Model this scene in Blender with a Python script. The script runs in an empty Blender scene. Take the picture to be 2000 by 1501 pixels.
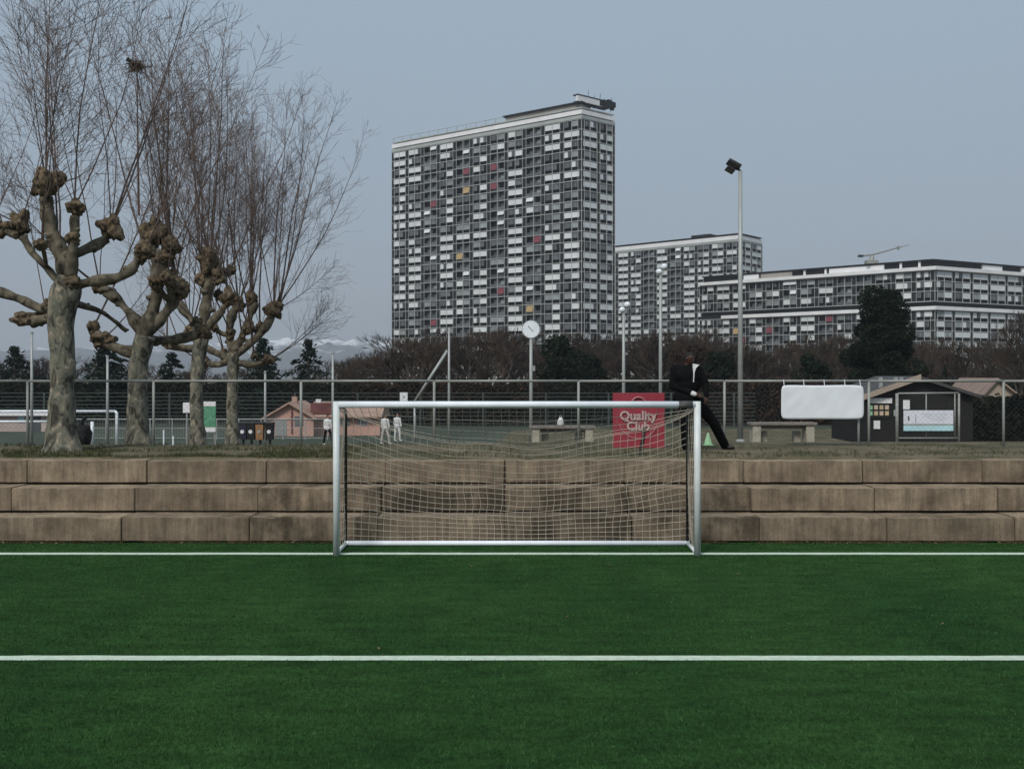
import bpy, bmesh, math, random
from mathutils import Vector, Matrix, noise

scene = bpy.context.scene
COL = scene.collection
R = math.radians

# ------------------------------------------------------------------ camera
F = 2025.0          # focal length in photograph pixels (2000 wide)
YH = 735.0          # horizon row
EYE = 2.5
cam_d = bpy.data.cameras.new('camera')
cam_d.sensor_width = 36.0
cam_d.lens = F / 2000.0 * 36.0
cam_d.shift_y = -(750.5 - YH) / 2000.0
cam_d.clip_start = 0.1
cam_d.clip_end = 20000.0
cam = bpy.data.objects.new('camera', cam_d)
COL.objects.link(cam)
cam.location = (0, 0, EYE)
cam.rotation_euler = (R(90), 0, 0)
scene.camera = cam

# ------------------------------------------------------------------ world, sun, exposure
SUN_EL, SUN_AZ = R(45), R(205)          # azimuth measured clockwise from +Y: behind the camera, a little left
world = bpy.data.worlds.new('World')
scene.world = world
world.use_nodes = True
wn, wl = world.node_tree.nodes, world.node_tree.links
wn.clear()
w_out = wn.new('ShaderNodeOutputWorld')
w_bg = wn.new('ShaderNodeBackground')
w_sky = wn.new('ShaderNodeTexSky')
w_sky.sky_type = 'NISHITA'
w_sky.sun_disc = False
w_sky.sun_elevation = SUN_EL
w_sky.sun_rotation = SUN_AZ
w_sky.air_density = 1.0
w_sky.dust_density = 4.0
w_sky.ozone_density = 1.5
w_mix = wn.new('ShaderNodeMix'); w_mix.data_type = 'RGBA'
w_mix.inputs[0].default_value = 0.80
# thin cloud veil over the sky, greyer towards the horizon
w_tc = wn.new('ShaderNodeTexCoord')
w_sp = wn.new('ShaderNodeSeparateXYZ'); wl.new(w_tc.outputs['Generated'], w_sp.inputs[0])
w_rp = wn.new('ShaderNodeValToRGB')
w_rp.color_ramp.elements[0].position = 0.0; w_rp.color_ramp.elements[0].color = (0.40, 0.455, 0.53, 1)
w_rp.color_ramp.elements[1].position = 0.42; w_rp.color_ramp.elements[1].color = (0.47, 0.60, 0.72, 1)
wl.new(w_sp.outputs['Z'], w_rp.inputs[0])
w_sc = wn.new('ShaderNodeVectorMath'); w_sc.operation = 'SCALE'; w_sc.inputs['Scale'].default_value = 10.8
wl.new(w_rp.outputs[0], w_sc.inputs[0]); wl.new(w_sc.outputs[0], w_mix.inputs[7])
wl.new(w_sky.outputs[0], w_mix.inputs[6])
wl.new(w_mix.outputs[2], w_bg.inputs[0])
w_bg.inputs[1].default_value = 0.0502
wl.new(w_bg.outputs[0], w_out.inputs[0])

sun_d = bpy.data.lights.new('sun', 'SUN')
sun_d.energy = 1.5
sun_d.angle = R(14)
sun_d.color = (1.0, 0.955, 0.89)
sun = bpy.data.objects.new('sun', sun_d)
COL.objects.link(sun)
sv = Vector((math.sin(SUN_AZ) * math.cos(SUN_EL), math.cos(SUN_AZ) * math.cos(SUN_EL), math.sin(SUN_EL)))
sun.rotation_euler = sv.to_track_quat('Z', 'Y').to_euler()
sun.location = sv * 60

scene.view_settings.view_transform = 'Standard'
scene.view_settings.look = 'None'
scene.view_settings.exposure = 0.68
scene.view_settings.gamma = 1.0
scene.view_settings.use_curve_mapping = False
scene.render.engine = 'CYCLES'
scene.cycles.max_bounces = 6
scene.cycles.transparent_max_bounces = 8
scene.cycles.volume_bounces = 0


# ------------------------------------------------------------------ helpers
def P(x, y, d):
    """photograph pixel at distance d -> point"""
    return Vector(((x - 1000.0) * d / F, d, EYE - (y - YH) * d / F))


def smooth(a, b, t):
    t = max(0.0, min(1.0, (t - a) / (b - a)))
    return t * t * (3 - 2 * t)


TERR = 1.155        # height of the terrace above the pitch
LOW = -1.65         # lower pitch


def gz(x, y):
    """ground height behind the stand"""
    k = smooth(-4.0, 1.5, x)
    y0 = 20.4 + 0.9 * k
    s = 0.0685 * (1 - k) + 0.0640 * k
    return max(LOW, TERR - max(0.0, y - y0) * s)


def nodes_of(m):
    m.use_nodes = True
    nt = m.node_tree
    return nt, nt.nodes, nt.links, nt.nodes['Principled BSDF']


def mat(name, col, rough=0.75, var=0.18, scale=6.0, bump=0.0, bscale=None, metal=0.0, spec=0.35, stretch=(1, 1, 1),
        col2=None, rnd=0.0):
    m = bpy.data.materials.new(name)
    nt, n, l, b = nodes_of(m)
    b.inputs['Roughness'].default_value = rough
    b.inputs['Metallic'].default_value = metal
    b.inputs['Specular IOR Level'].default_value = spec
    tc = n.new('ShaderNodeTexCoord')
    mp = n.new('ShaderNodeMapping')
    mp.inputs['Scale'].default_value = stretch
    l.new(tc.outputs['Object'], mp.inputs['Vector'])
    nz = n.new('ShaderNodeTexNoise')
    nz.inputs['Scale'].default_value = scale
    nz.inputs['Detail'].default_value = 5
    l.new(mp.outputs[0], nz.inputs['Vector'])
    rp = n.new('ShaderNodeValToRGB')
    c2 = col2 or tuple(c * (1 + var) for c in col)
    c1 = col if col2 else tuple(c * (1 - var) for c in col)
    rp.color_ramp.elements[0].position = 0.32
    rp.color_ramp.elements[1].position = 0.68
    rp.color_ramp.elements[0].color = (*c1, 1)
    rp.color_ramp.elements[1].color = (*c2, 1)
    l.new(nz.outputs['Fac'], rp.inputs['Fac'])
    out = rp.outputs[0]
    if rnd:
        oi = n.new('ShaderNodeObjectInfo')
        mr = n.new('ShaderNodeMapRange')
        mr.inputs['To Min'].default_value = 1 - rnd
        mr.inputs['To Max'].default_value = 1 + rnd
        l.new(oi.outputs['Random'], mr.inputs['Value'])
        vm = n.new('ShaderNodeVectorMath'); vm.operation = 'SCALE'
        l.new(out, vm.inputs[0]); l.new(mr.outputs[0], vm.inputs['Scale'])
        out = vm.outputs[0]
        l.new(oi.outputs['Random'], mp.inputs['Location'])
    l.new(out, b.inputs['Base Color'])
    if bump:
        nb = n.new('ShaderNodeTexNoise')
        nb.inputs['Scale'].default_value = bscale or scale * 6
        nb.inputs['Detail'].default_value = 6
        l.new(mp.outputs[0], nb.inputs['Vector'])
        bp = n.new('ShaderNodeBump')
        bp.inputs['Strength'].default_value = bump
        bp.inputs['Distance'].default_value = 0.02
        l.new(nb.outputs['Fac'], bp.inputs['Height'])
        l.new(bp.outputs[0], b.inputs['Normal'])
    return m


class MB:
    """collects shapes that become ONE mesh object"""

    def __init__(s):
        s.v, s.f, s.m = [], [], []

    def add(s, vs, fs, mi=0):
        o = len(s.v)
        s.v += [tuple(v) for v in vs]
        s.f += [tuple(i + o for i in f) for f in fs]
        s.m += [mi] * len(fs)
        return s

    def box(s, x0, x1, y0, y1, z0, z1, mi=0):
        vs = [(x, y, z) for z in (z0, z1) for y in (y0, y1) for x in (x0, x1)]
        return s.add(vs, [(0, 2, 3, 1), (4, 5, 7, 6), (0, 1, 5, 4), (2, 6, 7, 3), (0, 4, 6, 2), (1, 3, 7, 5)], mi)

    def tube(s, pts, rad, n=6, mi=0, cap=True):
        pts = [Vector(p) for p in pts]
        if not isinstance(rad, (list, tuple)):
            rad = [rad] * len(pts)
        t0 = (pts[1] - pts[0]).normalized()
        a = Vector((0, 0, 1)) if abs(t0.z) < 0.9 else Vector((1, 0, 0))
        u = t0.cross(a).normalized()
        vs = []
        for i, p in enumerate(pts):
            t = (pts[min(i + 1, len(pts) - 1)] - pts[max(i - 1, 0)])
            t = t.normalized() if t.length > 1e-9 else t0
            u = (u - t * u.dot(t))
            u = u.normalized() if u.length > 1e-6 else t.orthogonal().normalized()
            w = t.cross(u)
            for k in range(n):
                an = 2 * math.pi * k / n
                vs.append(p + (u * math.cos(an) + w * math.sin(an)) * rad[i])
        fs = []
        for i in range(len(pts) - 1):
            for k in range(n):
                k2 = (k + 1) % n
                fs.append((i * n + k, i * n + k2, (i + 1) * n + k2, (i + 1) * n + k))
        if cap:
            fs.append(tuple(reversed(range(n))))
            fs.append(tuple(range((len(pts) - 1) * n, len(pts) * n)))
        return s.add(vs, fs, mi)

    def prism(s, poly, z0, z1, mi=0):
        n = len(poly)
        vs = [(p[0], p[1], z0) for p in poly] + [(p[0], p[1], z1) for p in poly]
        fs = [tuple(reversed(range(n))), tuple(range(n, 2 * n))]
        fs += [(i, (i + 1) % n, n + (i + 1) % n, n + i) for i in range(n)]
        return s.add(vs, fs, mi)

    def lathe(s, prof, n=16, c=(0, 0, 0), mi=0):
        vs, fs = [], []
        for (r, z) in prof:
            for k in range(n):
                a = 2 * math.pi * k / n
                vs.append((c[0] + r * math.cos(a), c[1] + r * math.sin(a), c[2] + z))
        for i in range(len(prof) - 1):
            for k in range(n):
                k2 = (k + 1) % n
                fs.append((i * n + k, i * n + k2, (i + 1) * n + k2, (i + 1) * n + k))
        fs.append(tuple(reversed(range(n))))
        fs.append(tuple(range((len(prof) - 1) * n, len(prof) * n)))
        return s.add(vs, fs, mi)

    def mesh(s, name, mats, sm=False):
        me = bpy.data.meshes.new(name)
        me.from_pydata(s.v, [], s.f)
        for m in (mats if isinstance(mats, (list, tuple)) else [mats]):
            me.materials.append(m)
        if any(s.m):
            me.polygons.foreach_set('material_index', s.m)
        if sm:
            me.polygons.foreach_set('use_smooth', [True] * len(me.polygons))
        me.update()
        return me

    def build(s, name, mats, parent=None, sm=False, loc=None, bev=0.0):
        if loc is not None:
            lv = Vector(loc)
            s.v = [tuple(Vector(v) - lv) for v in s.v]
        me = s.mesh(name, mats, sm)
        if bev:
            bm = bmesh.new(); bm.from_mesh(me)
            bmesh.ops.bevel(bm, geom=bm.edges[:], offset=bev, segments=2, affect='EDGES', profile=0.6)
            bm.to_mesh(me); bm.free()
        o = link(name, me, parent)
        if loc is not None:
            o.location = loc
        return o


def link(name, data, parent=None, loc=None, rz=0.0):
    o = bpy.data.objects.new(name, data)
    COL.objects.link(o)
    if parent is not None:
        o.parent = parent
    if loc is not None:
        o.location = loc
    if rz:
        o.rotation_euler = (0, 0, rz)
    return o


def tag(o, label=None, cat=None, group=None, kind=None):
    if label: o['label'] = label
    if cat: o['category'] = cat
    if group: o['group'] = group
    if kind: o['kind'] = kind
    return o


def thing(name, label, cat, loc=(0, 0, 0), rz=0.0, group=None):
    return tag(link(name, None, None, loc, rz), label, cat, group)


def rel(mb, t):
    """move shapes given in world coordinates into a thing's frame (unrotated things)"""
    lv = t.location
    mb.v = [tuple(Vector(v) - lv) for v in mb.v]
    return mb


def copy_tree(o, parent=None):
    c = o.copy()
    COL.objects.link(c)
    c.parent = parent
    for ch in o.children:
        copy_tree(ch, c)
    return c


# ------------------------------------------------------------------ materials
M = {}
M['white_metal'] = mat('white_metal', (0.77, 0.82, 0.87), 0.4, 0.06, 4)
M['goal_post'] = mat('goal_post', (0.62, 0.66, 0.66), 0.4, 0.08, 5)
M['grey_metal'] = mat('grey_metal', (0.34, 0.36, 0.35), 0.5, 0.1, 3, metal=0.2)
M['fence_metal'] = mat('fence_metal', (0.27, 0.28, 0.26), 0.55, 0.15, 3, metal=0.15)
M['green_metal'] = mat('green_metal', (0.05, 0.065, 0.06), 0.55, 0.15, 3)
M['dark_metal'] = mat('dark_metal', (0.02, 0.021, 0.022), 0.5, 0.2, 6)
M['tape'] = mat('tape', (0.085, 0.085, 0.085), 0.7, 0.3, 12)
M['net'] = mat('net', (0.48, 0.43, 0.35), 0.9, 0.15, 3)
M['black'] = mat('black', (0.006, 0.006, 0.007), 0.8, 0.2, 5)
M['wire'] = mat('wire', (0.045, 0.047, 0.045), 0.6, 0.1, 3)
M['twig'] = mat('twig', (0.085, 0.072, 0.06), 0.85, 0.25, 0.9, col2=(0.175, 0.118, 0.1), spec=0.15)
M['far_twig'] = mat('far_twig', (0.03, 0.023, 0.018), 0.9, 0.3, 0.6, col2=(0.056, 0.038, 0.026), rnd=0.4)
M['far_bark'] = mat('far_bark', (0.06, 0.05, 0.042), 0.9, 0.25, 2)
M['evergreen'] = mat('evergreen', (0.006, 0.012, 0.007), 0.9, 0.3, 0.7, col2=(0.014, 0.024, 0.012), spec=0.1, rnd=0.15)
M['pine'] = mat('pine', (0.008, 0.017, 0.012), 0.9, 0.3, 0.9, col2=(0.018, 0.03, 0.019), spec=0.1, rnd=0.15)
M['hedge'] = mat('hedge', (0.009, 0.014, 0.009), 0.9, 0.3, 0.5, col2=(0.022, 0.024, 0.014), spec=0.1, rnd=0.25)
M['brown_hedge'] = mat('brown_hedge', (0.02, 0.015, 0.011), 0.9, 0.3, 0.5, col2=(0.045, 0.028, 0.018), spec=0.1, rnd=0.25)
M['grass'] = mat('grass', (0.028, 0.05, 0.016), 0.9, 0.3, 3, col2=(0.065, 0.065, 0.028), spec=0.15)
M['dry_grass'] = mat('dry_grass', (0.045, 0.045, 0.018), 0.9, 0.3, 3, col2=(0.1, 0.075, 0.04), spec=0.1)
M['line_paint'] = mat('line_paint', (0.5, 0.6, 0.48), 0.85, 0.12, 14, bump=0.3, bscale=60)


def bark_plane():
    m = bpy.data.materials.new('plane_bark')
    nt, n, l, b = nodes_of(m)
    b.inputs['Roughness'].default_value = 0.85
    b.inputs['Specular IOR Level'].default_value = 0.2
    tc = n.new('ShaderNodeTexCoord')
    mp = n.new('ShaderNodeMapping'); mp.inputs['Scale'].default_value = (1, 1, 0.55)
    l.new(tc.outputs['Object'], mp.inputs[0])
    v = n.new('ShaderNodeTexNoise'); v.inputs['Scale'].default_value = 6.5; v.inputs['Detail'].default_value = 4; v.inputs['Distortion'].default_value = 1.2
    l.new(mp.outputs[0], v.inputs['Vector'])
    rp = n.new('ShaderNodeValToRGB'); e = rp.color_ramp.elements
    e[0].position, e[0].color = 0.30, (0.03, 0.026, 0.02, 1)
    e[1].position, e[1].color = 0.70, (0.37, 0.315, 0.235, 1)
    for p, c in ((0.41, (0.06, 0.055, 0.043, 1)), (0.46, (0.115, 0.11, 0.088, 1)), (0.52, (0.145, 0.148, 0.115, 1)), (0.6, (0.2, 0.178, 0.133, 1))):
        el = e.new(p); el.color = c
    l.new(v.outputs['Fac'], rp.inputs[0])
    l.new(rp.outputs[0], b.inputs['Base Color'])
    nb = n.new('ShaderNodeTexNoise'); nb.inputs['Scale'].default_value = 14; nb.inputs['Detail'].default_value = 6
    l.new(mp.outputs[0], nb.inputs['Vector'])
    bp = n.new('ShaderNodeBump'); bp.inputs['Strength'].default_value = 0.6; bp.inputs['Distance'].default_value = 0.04
    l.new(nb.outputs['Fac'], bp.inputs['Height']); l.new(bp.outputs[0], b.inputs['Normal'])
    return m


M['plane_bark'] = bark_plane()
M['limb_bark'] = mat('limb_bark', (0.034, 0.029, 0.022), 0.9, 0.3, 7, col2=(0.19, 0.165, 0.12), bump=0.7, bscale=16, spec=0.15, stretch=(1, 1, 0.7))
M['knuckle'] = mat('knuckle', (0.018, 0.013, 0.009), 0.9, 0.3, 12, col2=(0.19, 0.14, 0.085), bump=0.8, bscale=22)


def concrete(patch_dark=0.0):
    m = bpy.data.materials.new('weathered_concrete')
    nt, n, l, b = nodes_of(m)
    b.inputs['Roughness'].default_value = 0.92
    b.inputs['Specular IOR Level'].default_value = 0.2
    tc = n.new('ShaderNodeTexCoord')
    oi = n.new('ShaderNodeObjectInfo')
    off = n.new('ShaderNodeVectorMath'); off.operation = 'SCALE'; off.inputs[0].default_value = (37, 11, 23)
    l.new(oi.outputs['Random'], off.inputs['Scale'])
    ad = n.new('ShaderNodeVectorMath'); ad.operation = 'ADD'
    l.new(tc.outputs['Object'], ad.inputs[0]); l.new(off.outputs[0], ad.inputs[1])

    def nz(sc, st, det=6):
        mp = n.new('ShaderNodeMapping'); mp.inputs['Scale'].default_value = st
        l.new(ad.outputs[0], mp.inputs[0])
        t = n.new('ShaderNodeTexNoise'); t.inputs['Scale'].default_value = sc; t.inputs['Detail'].default_value = det
        t.inputs['Roughness'].default_value = 0.65
        l.new(mp.outputs[0], t.inputs['Vector'])
        return t.outputs['Fac']
    rp = n.new('ShaderNodeValToRGB'); e = rp.color_ramp.elements
    e[0].position, e[0].color = 0.28, (0.112, 0.084, 0.058, 1)
    e[1].position, e[1].color = 0.75, (0.315, 0.247, 0.172, 1)
    el = e.new(0.5); el.color = (0.205, 0.161, 0.114, 1)
    l.new(nz(2.2, (1, 1, 1)), rp.inputs[0])
    # rain streaks
    st = n.new('ShaderNodeMapRange'); st.inputs['From Min'].default_value = 0.35; st.inputs['From Max'].default_value = 0.7
    st.inputs['To Min'].default_value = 0.72; st.inputs['To Max'].default_value = 1.15
    l.new(nz(9, (1.6, 1.6, 0.12), 3), st.inputs['Value'])
    mu = n.new('ShaderNodeVectorMath'); mu.operation = 'SCALE'
    l.new(rp.outputs[0], mu.inputs[0]); l.new(st.outputs[0], mu.inputs['Scale'])
    # grain
    gr = n.new('ShaderNodeMapRange'); gr.inputs['From Min'].default_value = 0.3; gr.inputs['From Max'].default_value = 0.7
    gr.inputs['To Min'].default_value = 0.85; gr.inputs['To Max'].default_value = 1.15
    l.new(nz(42, (1, 1, 1), 3), gr.inputs['Value'])
    mu2 = n.new('ShaderNodeVectorMath'); mu2.operation = 'SCALE'
    l.new(mu.outputs[0], mu2.inputs[0]); l.new(gr.outputs[0], mu2.inputs['Scale'])
    tn = n.new('ShaderNodeMapRange'); tn.inputs['To Min'].default_value = 0.86; tn.inputs['To Max'].default_value = 1.14
    l.new(oi.outputs['Random'], tn.inputs['Value'])
    mu3 = n.new('ShaderNodeVectorMath'); mu3.operation = 'SCALE'
    l.new(mu2.outputs[0], mu3.inputs[0]); l.new(tn.outputs[0], mu3.inputs['Scale'])
    # upward faces lightened: sky light on the treads painted into the colour
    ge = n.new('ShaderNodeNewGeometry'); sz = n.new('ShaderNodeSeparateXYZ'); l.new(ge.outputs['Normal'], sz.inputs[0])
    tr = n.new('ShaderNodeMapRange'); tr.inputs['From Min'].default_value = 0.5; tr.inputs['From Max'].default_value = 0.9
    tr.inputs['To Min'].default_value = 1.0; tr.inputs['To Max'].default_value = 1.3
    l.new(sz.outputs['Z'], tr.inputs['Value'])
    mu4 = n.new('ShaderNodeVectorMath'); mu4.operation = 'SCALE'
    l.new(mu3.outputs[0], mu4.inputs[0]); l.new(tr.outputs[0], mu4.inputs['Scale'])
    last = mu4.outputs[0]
    if patch_dark:  # darker patches from broad noise
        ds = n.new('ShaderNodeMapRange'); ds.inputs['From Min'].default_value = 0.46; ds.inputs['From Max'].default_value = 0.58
        ds.inputs['To Min'].default_value = 1.0; ds.inputs['To Max'].default_value = 1 - patch_dark
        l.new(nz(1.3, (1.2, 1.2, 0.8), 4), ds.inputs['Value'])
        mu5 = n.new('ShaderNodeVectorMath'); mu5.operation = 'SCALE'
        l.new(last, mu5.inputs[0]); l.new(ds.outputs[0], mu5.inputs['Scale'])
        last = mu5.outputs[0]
    l.new(last, b.inputs['Base Color'])
    bp = n.new('ShaderNodeBump'); bp.inputs['Strength'].default_value = 0.5; bp.inputs['Distance'].default_value = 0.015
    l.new(nz(30, (1, 1, 1)), bp.inputs['Height']); l.new(bp.outputs[0], b.inputs['Normal'])
    return m


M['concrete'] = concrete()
M['patchy_concrete'] = concrete(0.5)


def turf_mat():
    m = bpy.data.materials.new('artificial_turf')
    nt, n, l, b = nodes_of(m)
    b.inputs['Roughness'].default_value = 0.9
    b.inputs['Specular IOR Level'].default_value = 0.05
    tc = n.new('ShaderNodeTexCoord')

    def nz(sc, st, det, rough=0.6):
        mp = n.new('ShaderNodeMapping'); mp.inputs['Scale'].default_value = st
        l.new(tc.outputs['Object'], mp.inputs[0])
        t = n.new('ShaderNodeTexNoise'); t.inputs['Scale'].default_value = sc; t.inputs['Detail'].default_value = det
        t.inputs['Roughness'].default_value = rough
        l.new(mp.outputs[0], t.inputs['Vector'])
        return t.outputs['Fac']
    rp = n.new('ShaderNodeValToRGB'); e = rp.color_ramp.elements
    e[0].position, e[0].color = 0.3, (0.0155, 0.053, 0.014, 1)
    e[1].position, e[1].color = 0.7, (0.0345, 0.086, 0.022, 1)
    l.new(nz(0.55, (1, 0.6, 1), 6, 0.6), rp.inputs[0])
    g = n.new('ShaderNodeMapRange'); g.inputs['From Min'].default_value = 0.3; g.inputs['From Max'].default_value = 0.7
    g.inputs['To Min'].default_value = 0.55; g.inputs['To Max'].default_value = 1.45
    l.new(nz(24, (1, 0.55, 1), 4, 0.75), g.inputs['Value'])
    mu = n.new('ShaderNodeVectorMath'); mu.operation = 'SCALE'
    l.new(rp.outputs[0], mu.inputs[0]); l.new(g.outputs[0], mu.inputs['Scale'])
    g2 = n.new('ShaderNodeMapRange'); g2.inputs['From Min'].default_value = 0.35; g2.inputs['From Max'].default_value = 0.62
    g2.inputs['To Min'].default_value = 0.68; g2.inputs['To Max'].default_value = 1.08
    l.new(nz(2.6, (0.7, 1.9, 1), 5, 0.7), g2.inputs['Value'])
    mu2 = n.new('ShaderNodeVectorMath'); mu2.operation = 'SCALE'
    l.new(mu.outputs[0], mu2.inputs[0]); l.new(g2.outputs[0], mu2.inputs['Scale'])
    l.new(mu2.outputs[0], b.inputs['Base Color'])
    bp = n.new('ShaderNodeBump'); bp.inputs['Strength'].default_value = 0.8; bp.inputs['Distance'].default_value = 0.03
    l.new(nz(38, (1, 0.6, 1), 5, 0.7), bp.inputs['Height']); l.new(bp.outputs[0], b.inputs['Normal'])
    return m


M['turf'] = turf_mat()
M['bank'] = mat('bank', (0.055, 0.056, 0.03), 0.95, 0.3, 1.1, col2=(0.16, 0.135, 0.092), bump=0.5, bscale=25, spec=0.1)
M['low_pitch'] = mat('low_pitch', (0.048, 0.06, 0.045), 0.9, 0.2, 0.3, col2=(0.075, 0.088, 0.068), spec=0.1)

# ------------------------------------------------------------------ setting: pitch, bank, lower pitch
mb = MB()
mb.add([(-70, -40, 0), (70, -40, 0), (70, 15.75, 0), (-70, 15.75, 0)], [(0, 1, 2, 3)])
tag(mb.build('turf_pitch', M['turf']), 'green artificial turf pitch in the foreground', kind='structure')


def line_strip(name, y, w, seed, parent=None):
    rnd = random.Random(seed)
    mb = MB()
    n = 320
    x0, x1 = -30, 30
    vs, fs = [], []
    for i in range(n + 1):
        x = x0 + (x1 - x0) * i / n
        wob = 0.012 * noise.noise((x * 0.9, seed, 0)) + 0.006 * noise.noise((x * 6, seed, 3))
        ww = w * (1 + 0.14 * noise.noise((x * 5, seed, 8)))
        vs += [(x, y - ww / 2 + wob, 0.006), (x, y + ww / 2 + wob, 0.006)]
    for i in range(n):
        fs.append((2 * i, 2 * i + 2, 2 * i + 3, 2 * i + 1))
    mb.add(vs, fs)
    return tag(mb.build(name, M['line_paint']), kind='structure')


tag(line_strip('goal_line', 14.62, 0.17, 3), 'thin white painted goal line under the goal posts')
tag(line_strip('goal_area_line', 9.2, 0.15, 7), 'white painted line across the turf in the foreground')

# short turf fibres, dense enough to give the pitch its pile
def turf_fibres():
    import numpy as np
    rg = np.random.default_rng(12)
    xs_, ys_ = [], []
    for y0, y1, den in ((5.6, 8.0, 2400), (8.0, 11.0, 1500), (11.0, 15.58, 800)):
        hw = y1 * 0.52 + 0.9
        k = int((y1 - y0) * 2 * hw * den)
        xs_.append(rg.uniform(-hw, hw, k)); ys_.append(rg.uniform(y0, y1, k))
    x, y = np.concatenate(xs_), np.concatenate(ys_)
    keep = (np.abs(y - 9.2) > 0.078) & (np.abs(y - 14.62) > 0.088)
    x, y = x[keep], y[keep]
    k = len(x)
    an = rg.uniform(0, 6.283, k)
    sc = 1 + (y - 5.6) * 0.06
    w = 0.0028 * sc
    h = rg.uniform(0.010, 0.026, k)
    lean = rg.normal(0, 0.5, (k, 2)) * h[:, None]
    co = np.empty((k, 3, 3), dtype=np.float32)
    dx, dy = np.cos(an) * w, np.sin(an) * w
    co[:, 0] = np.stack([x - dx, y - dy, np.zeros(k)], 1)
    co[:, 1] = np.stack([x + dx, y + dy, np.zeros(k)], 1)
    co[:, 2] = np.stack([x + lean[:, 0], y + lean[:, 1], h], 1)
    me = bpy.data.meshes.new('turf_fibres')
    me.vertices.add(3 * k); me.vertices.foreach_set('co', co.ravel())
    me.loops.add(3 * k); me.loops.foreach_set('vertex_index', np.arange(3 * k, dtype=np.int32))
    me.polygons.add(k); me.polygons.foreach_set('loop_start', np.arange(0, 3 * k, 3, dtype=np.int32))
    me.update(calc_edges=True)
    m = bpy.data.materials.new('turf_fibre')
    nt, n, l, b = nodes_of(m)
    b.inputs['Roughness'].default_value = 0.7
    b.inputs['Specular IOR Level'].default_value = 0.15
    ge = n.new('ShaderNodeNewGeometry')
    rp = n.new('ShaderNodeValToRGB'); e = rp.color_ramp.elements
    e[0].position, e[0].color = 0.0, (0.011, 0.045, 0.012, 1)
    e[1].position, e[1].color = 1.0, (0.062, 0.145, 0.046, 1)
    el = e.new(0.7); el.color = (0.029, 0.086, 0.024, 1)
    l.new(ge.outputs['Random Per Island'], rp.inputs[0])
    tc = n.new('ShaderNodeTexCoord')
    mp = n.new('ShaderNodeMapping'); mp.inputs['Scale'].default_value = (0.7, 1.9, 1)
    l.new(tc.outputs['Object'], mp.inputs[0])
    nz = n.new('ShaderNodeTexNoise'); nz.inputs['Scale'].default_value = 2.6; nz.inputs['Detail'].default_value = 5
    l.new(mp.outputs[0], nz.inputs['Vector'])
    mr = n.new('ShaderNodeMapRange'); mr.inputs['From Min'].default_value = 0.35; mr.inputs['From Max'].default_value = 0.62
    mr.inputs['To Min'].default_value = 0.72; mr.inputs['To Max'].default_value = 1.08
    l.new(nz.outputs['Fac'], mr.inputs['Value'])
    vm = n.new('ShaderNodeVectorMath'); vm.operation = 'SCALE'
    l.new(rp.outputs[0], vm.inputs[0]); l.new(mr.outputs[0], vm.inputs['Scale'])
    l.new(vm.outputs[0], b.inputs['Base Color'])
    me.materials.append(m)
    tag(link('turf_fibres', me), 'short green plastic turf fibres covering the pitch', 'turf', kind='stuff')


turf_fibres()

# dry leaves blown over the turf and against the foot of the stand
rl = random.Random(77)
mb = MB()
for i in range(130):
    x = rl.uniform(-8, 8)
    y = 15.55 - abs(rl.gauss(0, 0.10)) if i < 105 else rl.uniform(6.5, 14.2)
    a, q, z = rl.uniform(0, 6.28), rl.uniform(0.012, 0.03), 0.02
    c, n_ = math.cos(a) * q, math.sin(a) * q
    mb.add([(x - c, y - n_, z), (x + n_ * 0.6, y - c * 0.6, z + rl.uniform(0, 0.02)), (x + c, y + n_, z + rl.uniform(0, 0.02)), (x - n_ * 0.6, y + c * 0.6, z)], [(0, 1, 2, 3)])
tag(mb.build('leaf_litter', mat('dry_leaf', (0.07, 0.045, 0.022), 0.9, 0.3, 3, col2=(0.2, 0.15, 0.09))), 'scattered small dry leaves at the foot of the stand', 'leaves', kind='stuff')

# the ground behind the stand: one sheet to the horizon
ys = [16.95] + [16.99 + 0.35 * i for i in range(16)] + [22.5 + 1.5 * i for i in range(27)] + [64, 84, 110, 160, 260, 420, 800, 1600, 2600, 3700]
xs = [-3700, -2200, -900, -300, -120, -60, -40] + [-26 + 1.3 * i for i in range(41)] + [40, 60, 120, 300, 900, 2200, 3700]
mb = MB()
vs = []
for y in ys:
    for x in xs:
        z = gz(x, y) if y > 16.96 else 0.95
        if 16.96 < y < 24 and abs(x) < 30:
            z += 0.025 * noise.noise((x * 0.8, y * 1.1, 1)) + 0.02 * smooth(17.2, 16.95, y)
        vs.append((x, y, z))
nx = len(xs)
mb.add(vs, [(j * nx + i, j * nx + i + 1, (j + 1) * nx + i + 1, (j + 1) * nx + i) for j in range(len(ys) - 1) for i in range(nx - 1)])
tag(mb.build('ground', M['bank'], sm=True), 'grassy bank and terrain behind the concrete stand', kind='structure')
mb = MB()
mb.add([(-75, 62.5, LOW + 0.006), (60, 62.5, LOW + 0.006), (60, 92, LOW + 0.006), (-75, 92, LOW + 0.006)], [(0, 1, 2, 3)])
tag(mb.build('lower_pitch', M['low_pitch']), 'pale green lower sports pitch beyond the bank', kind='structure')

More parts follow.
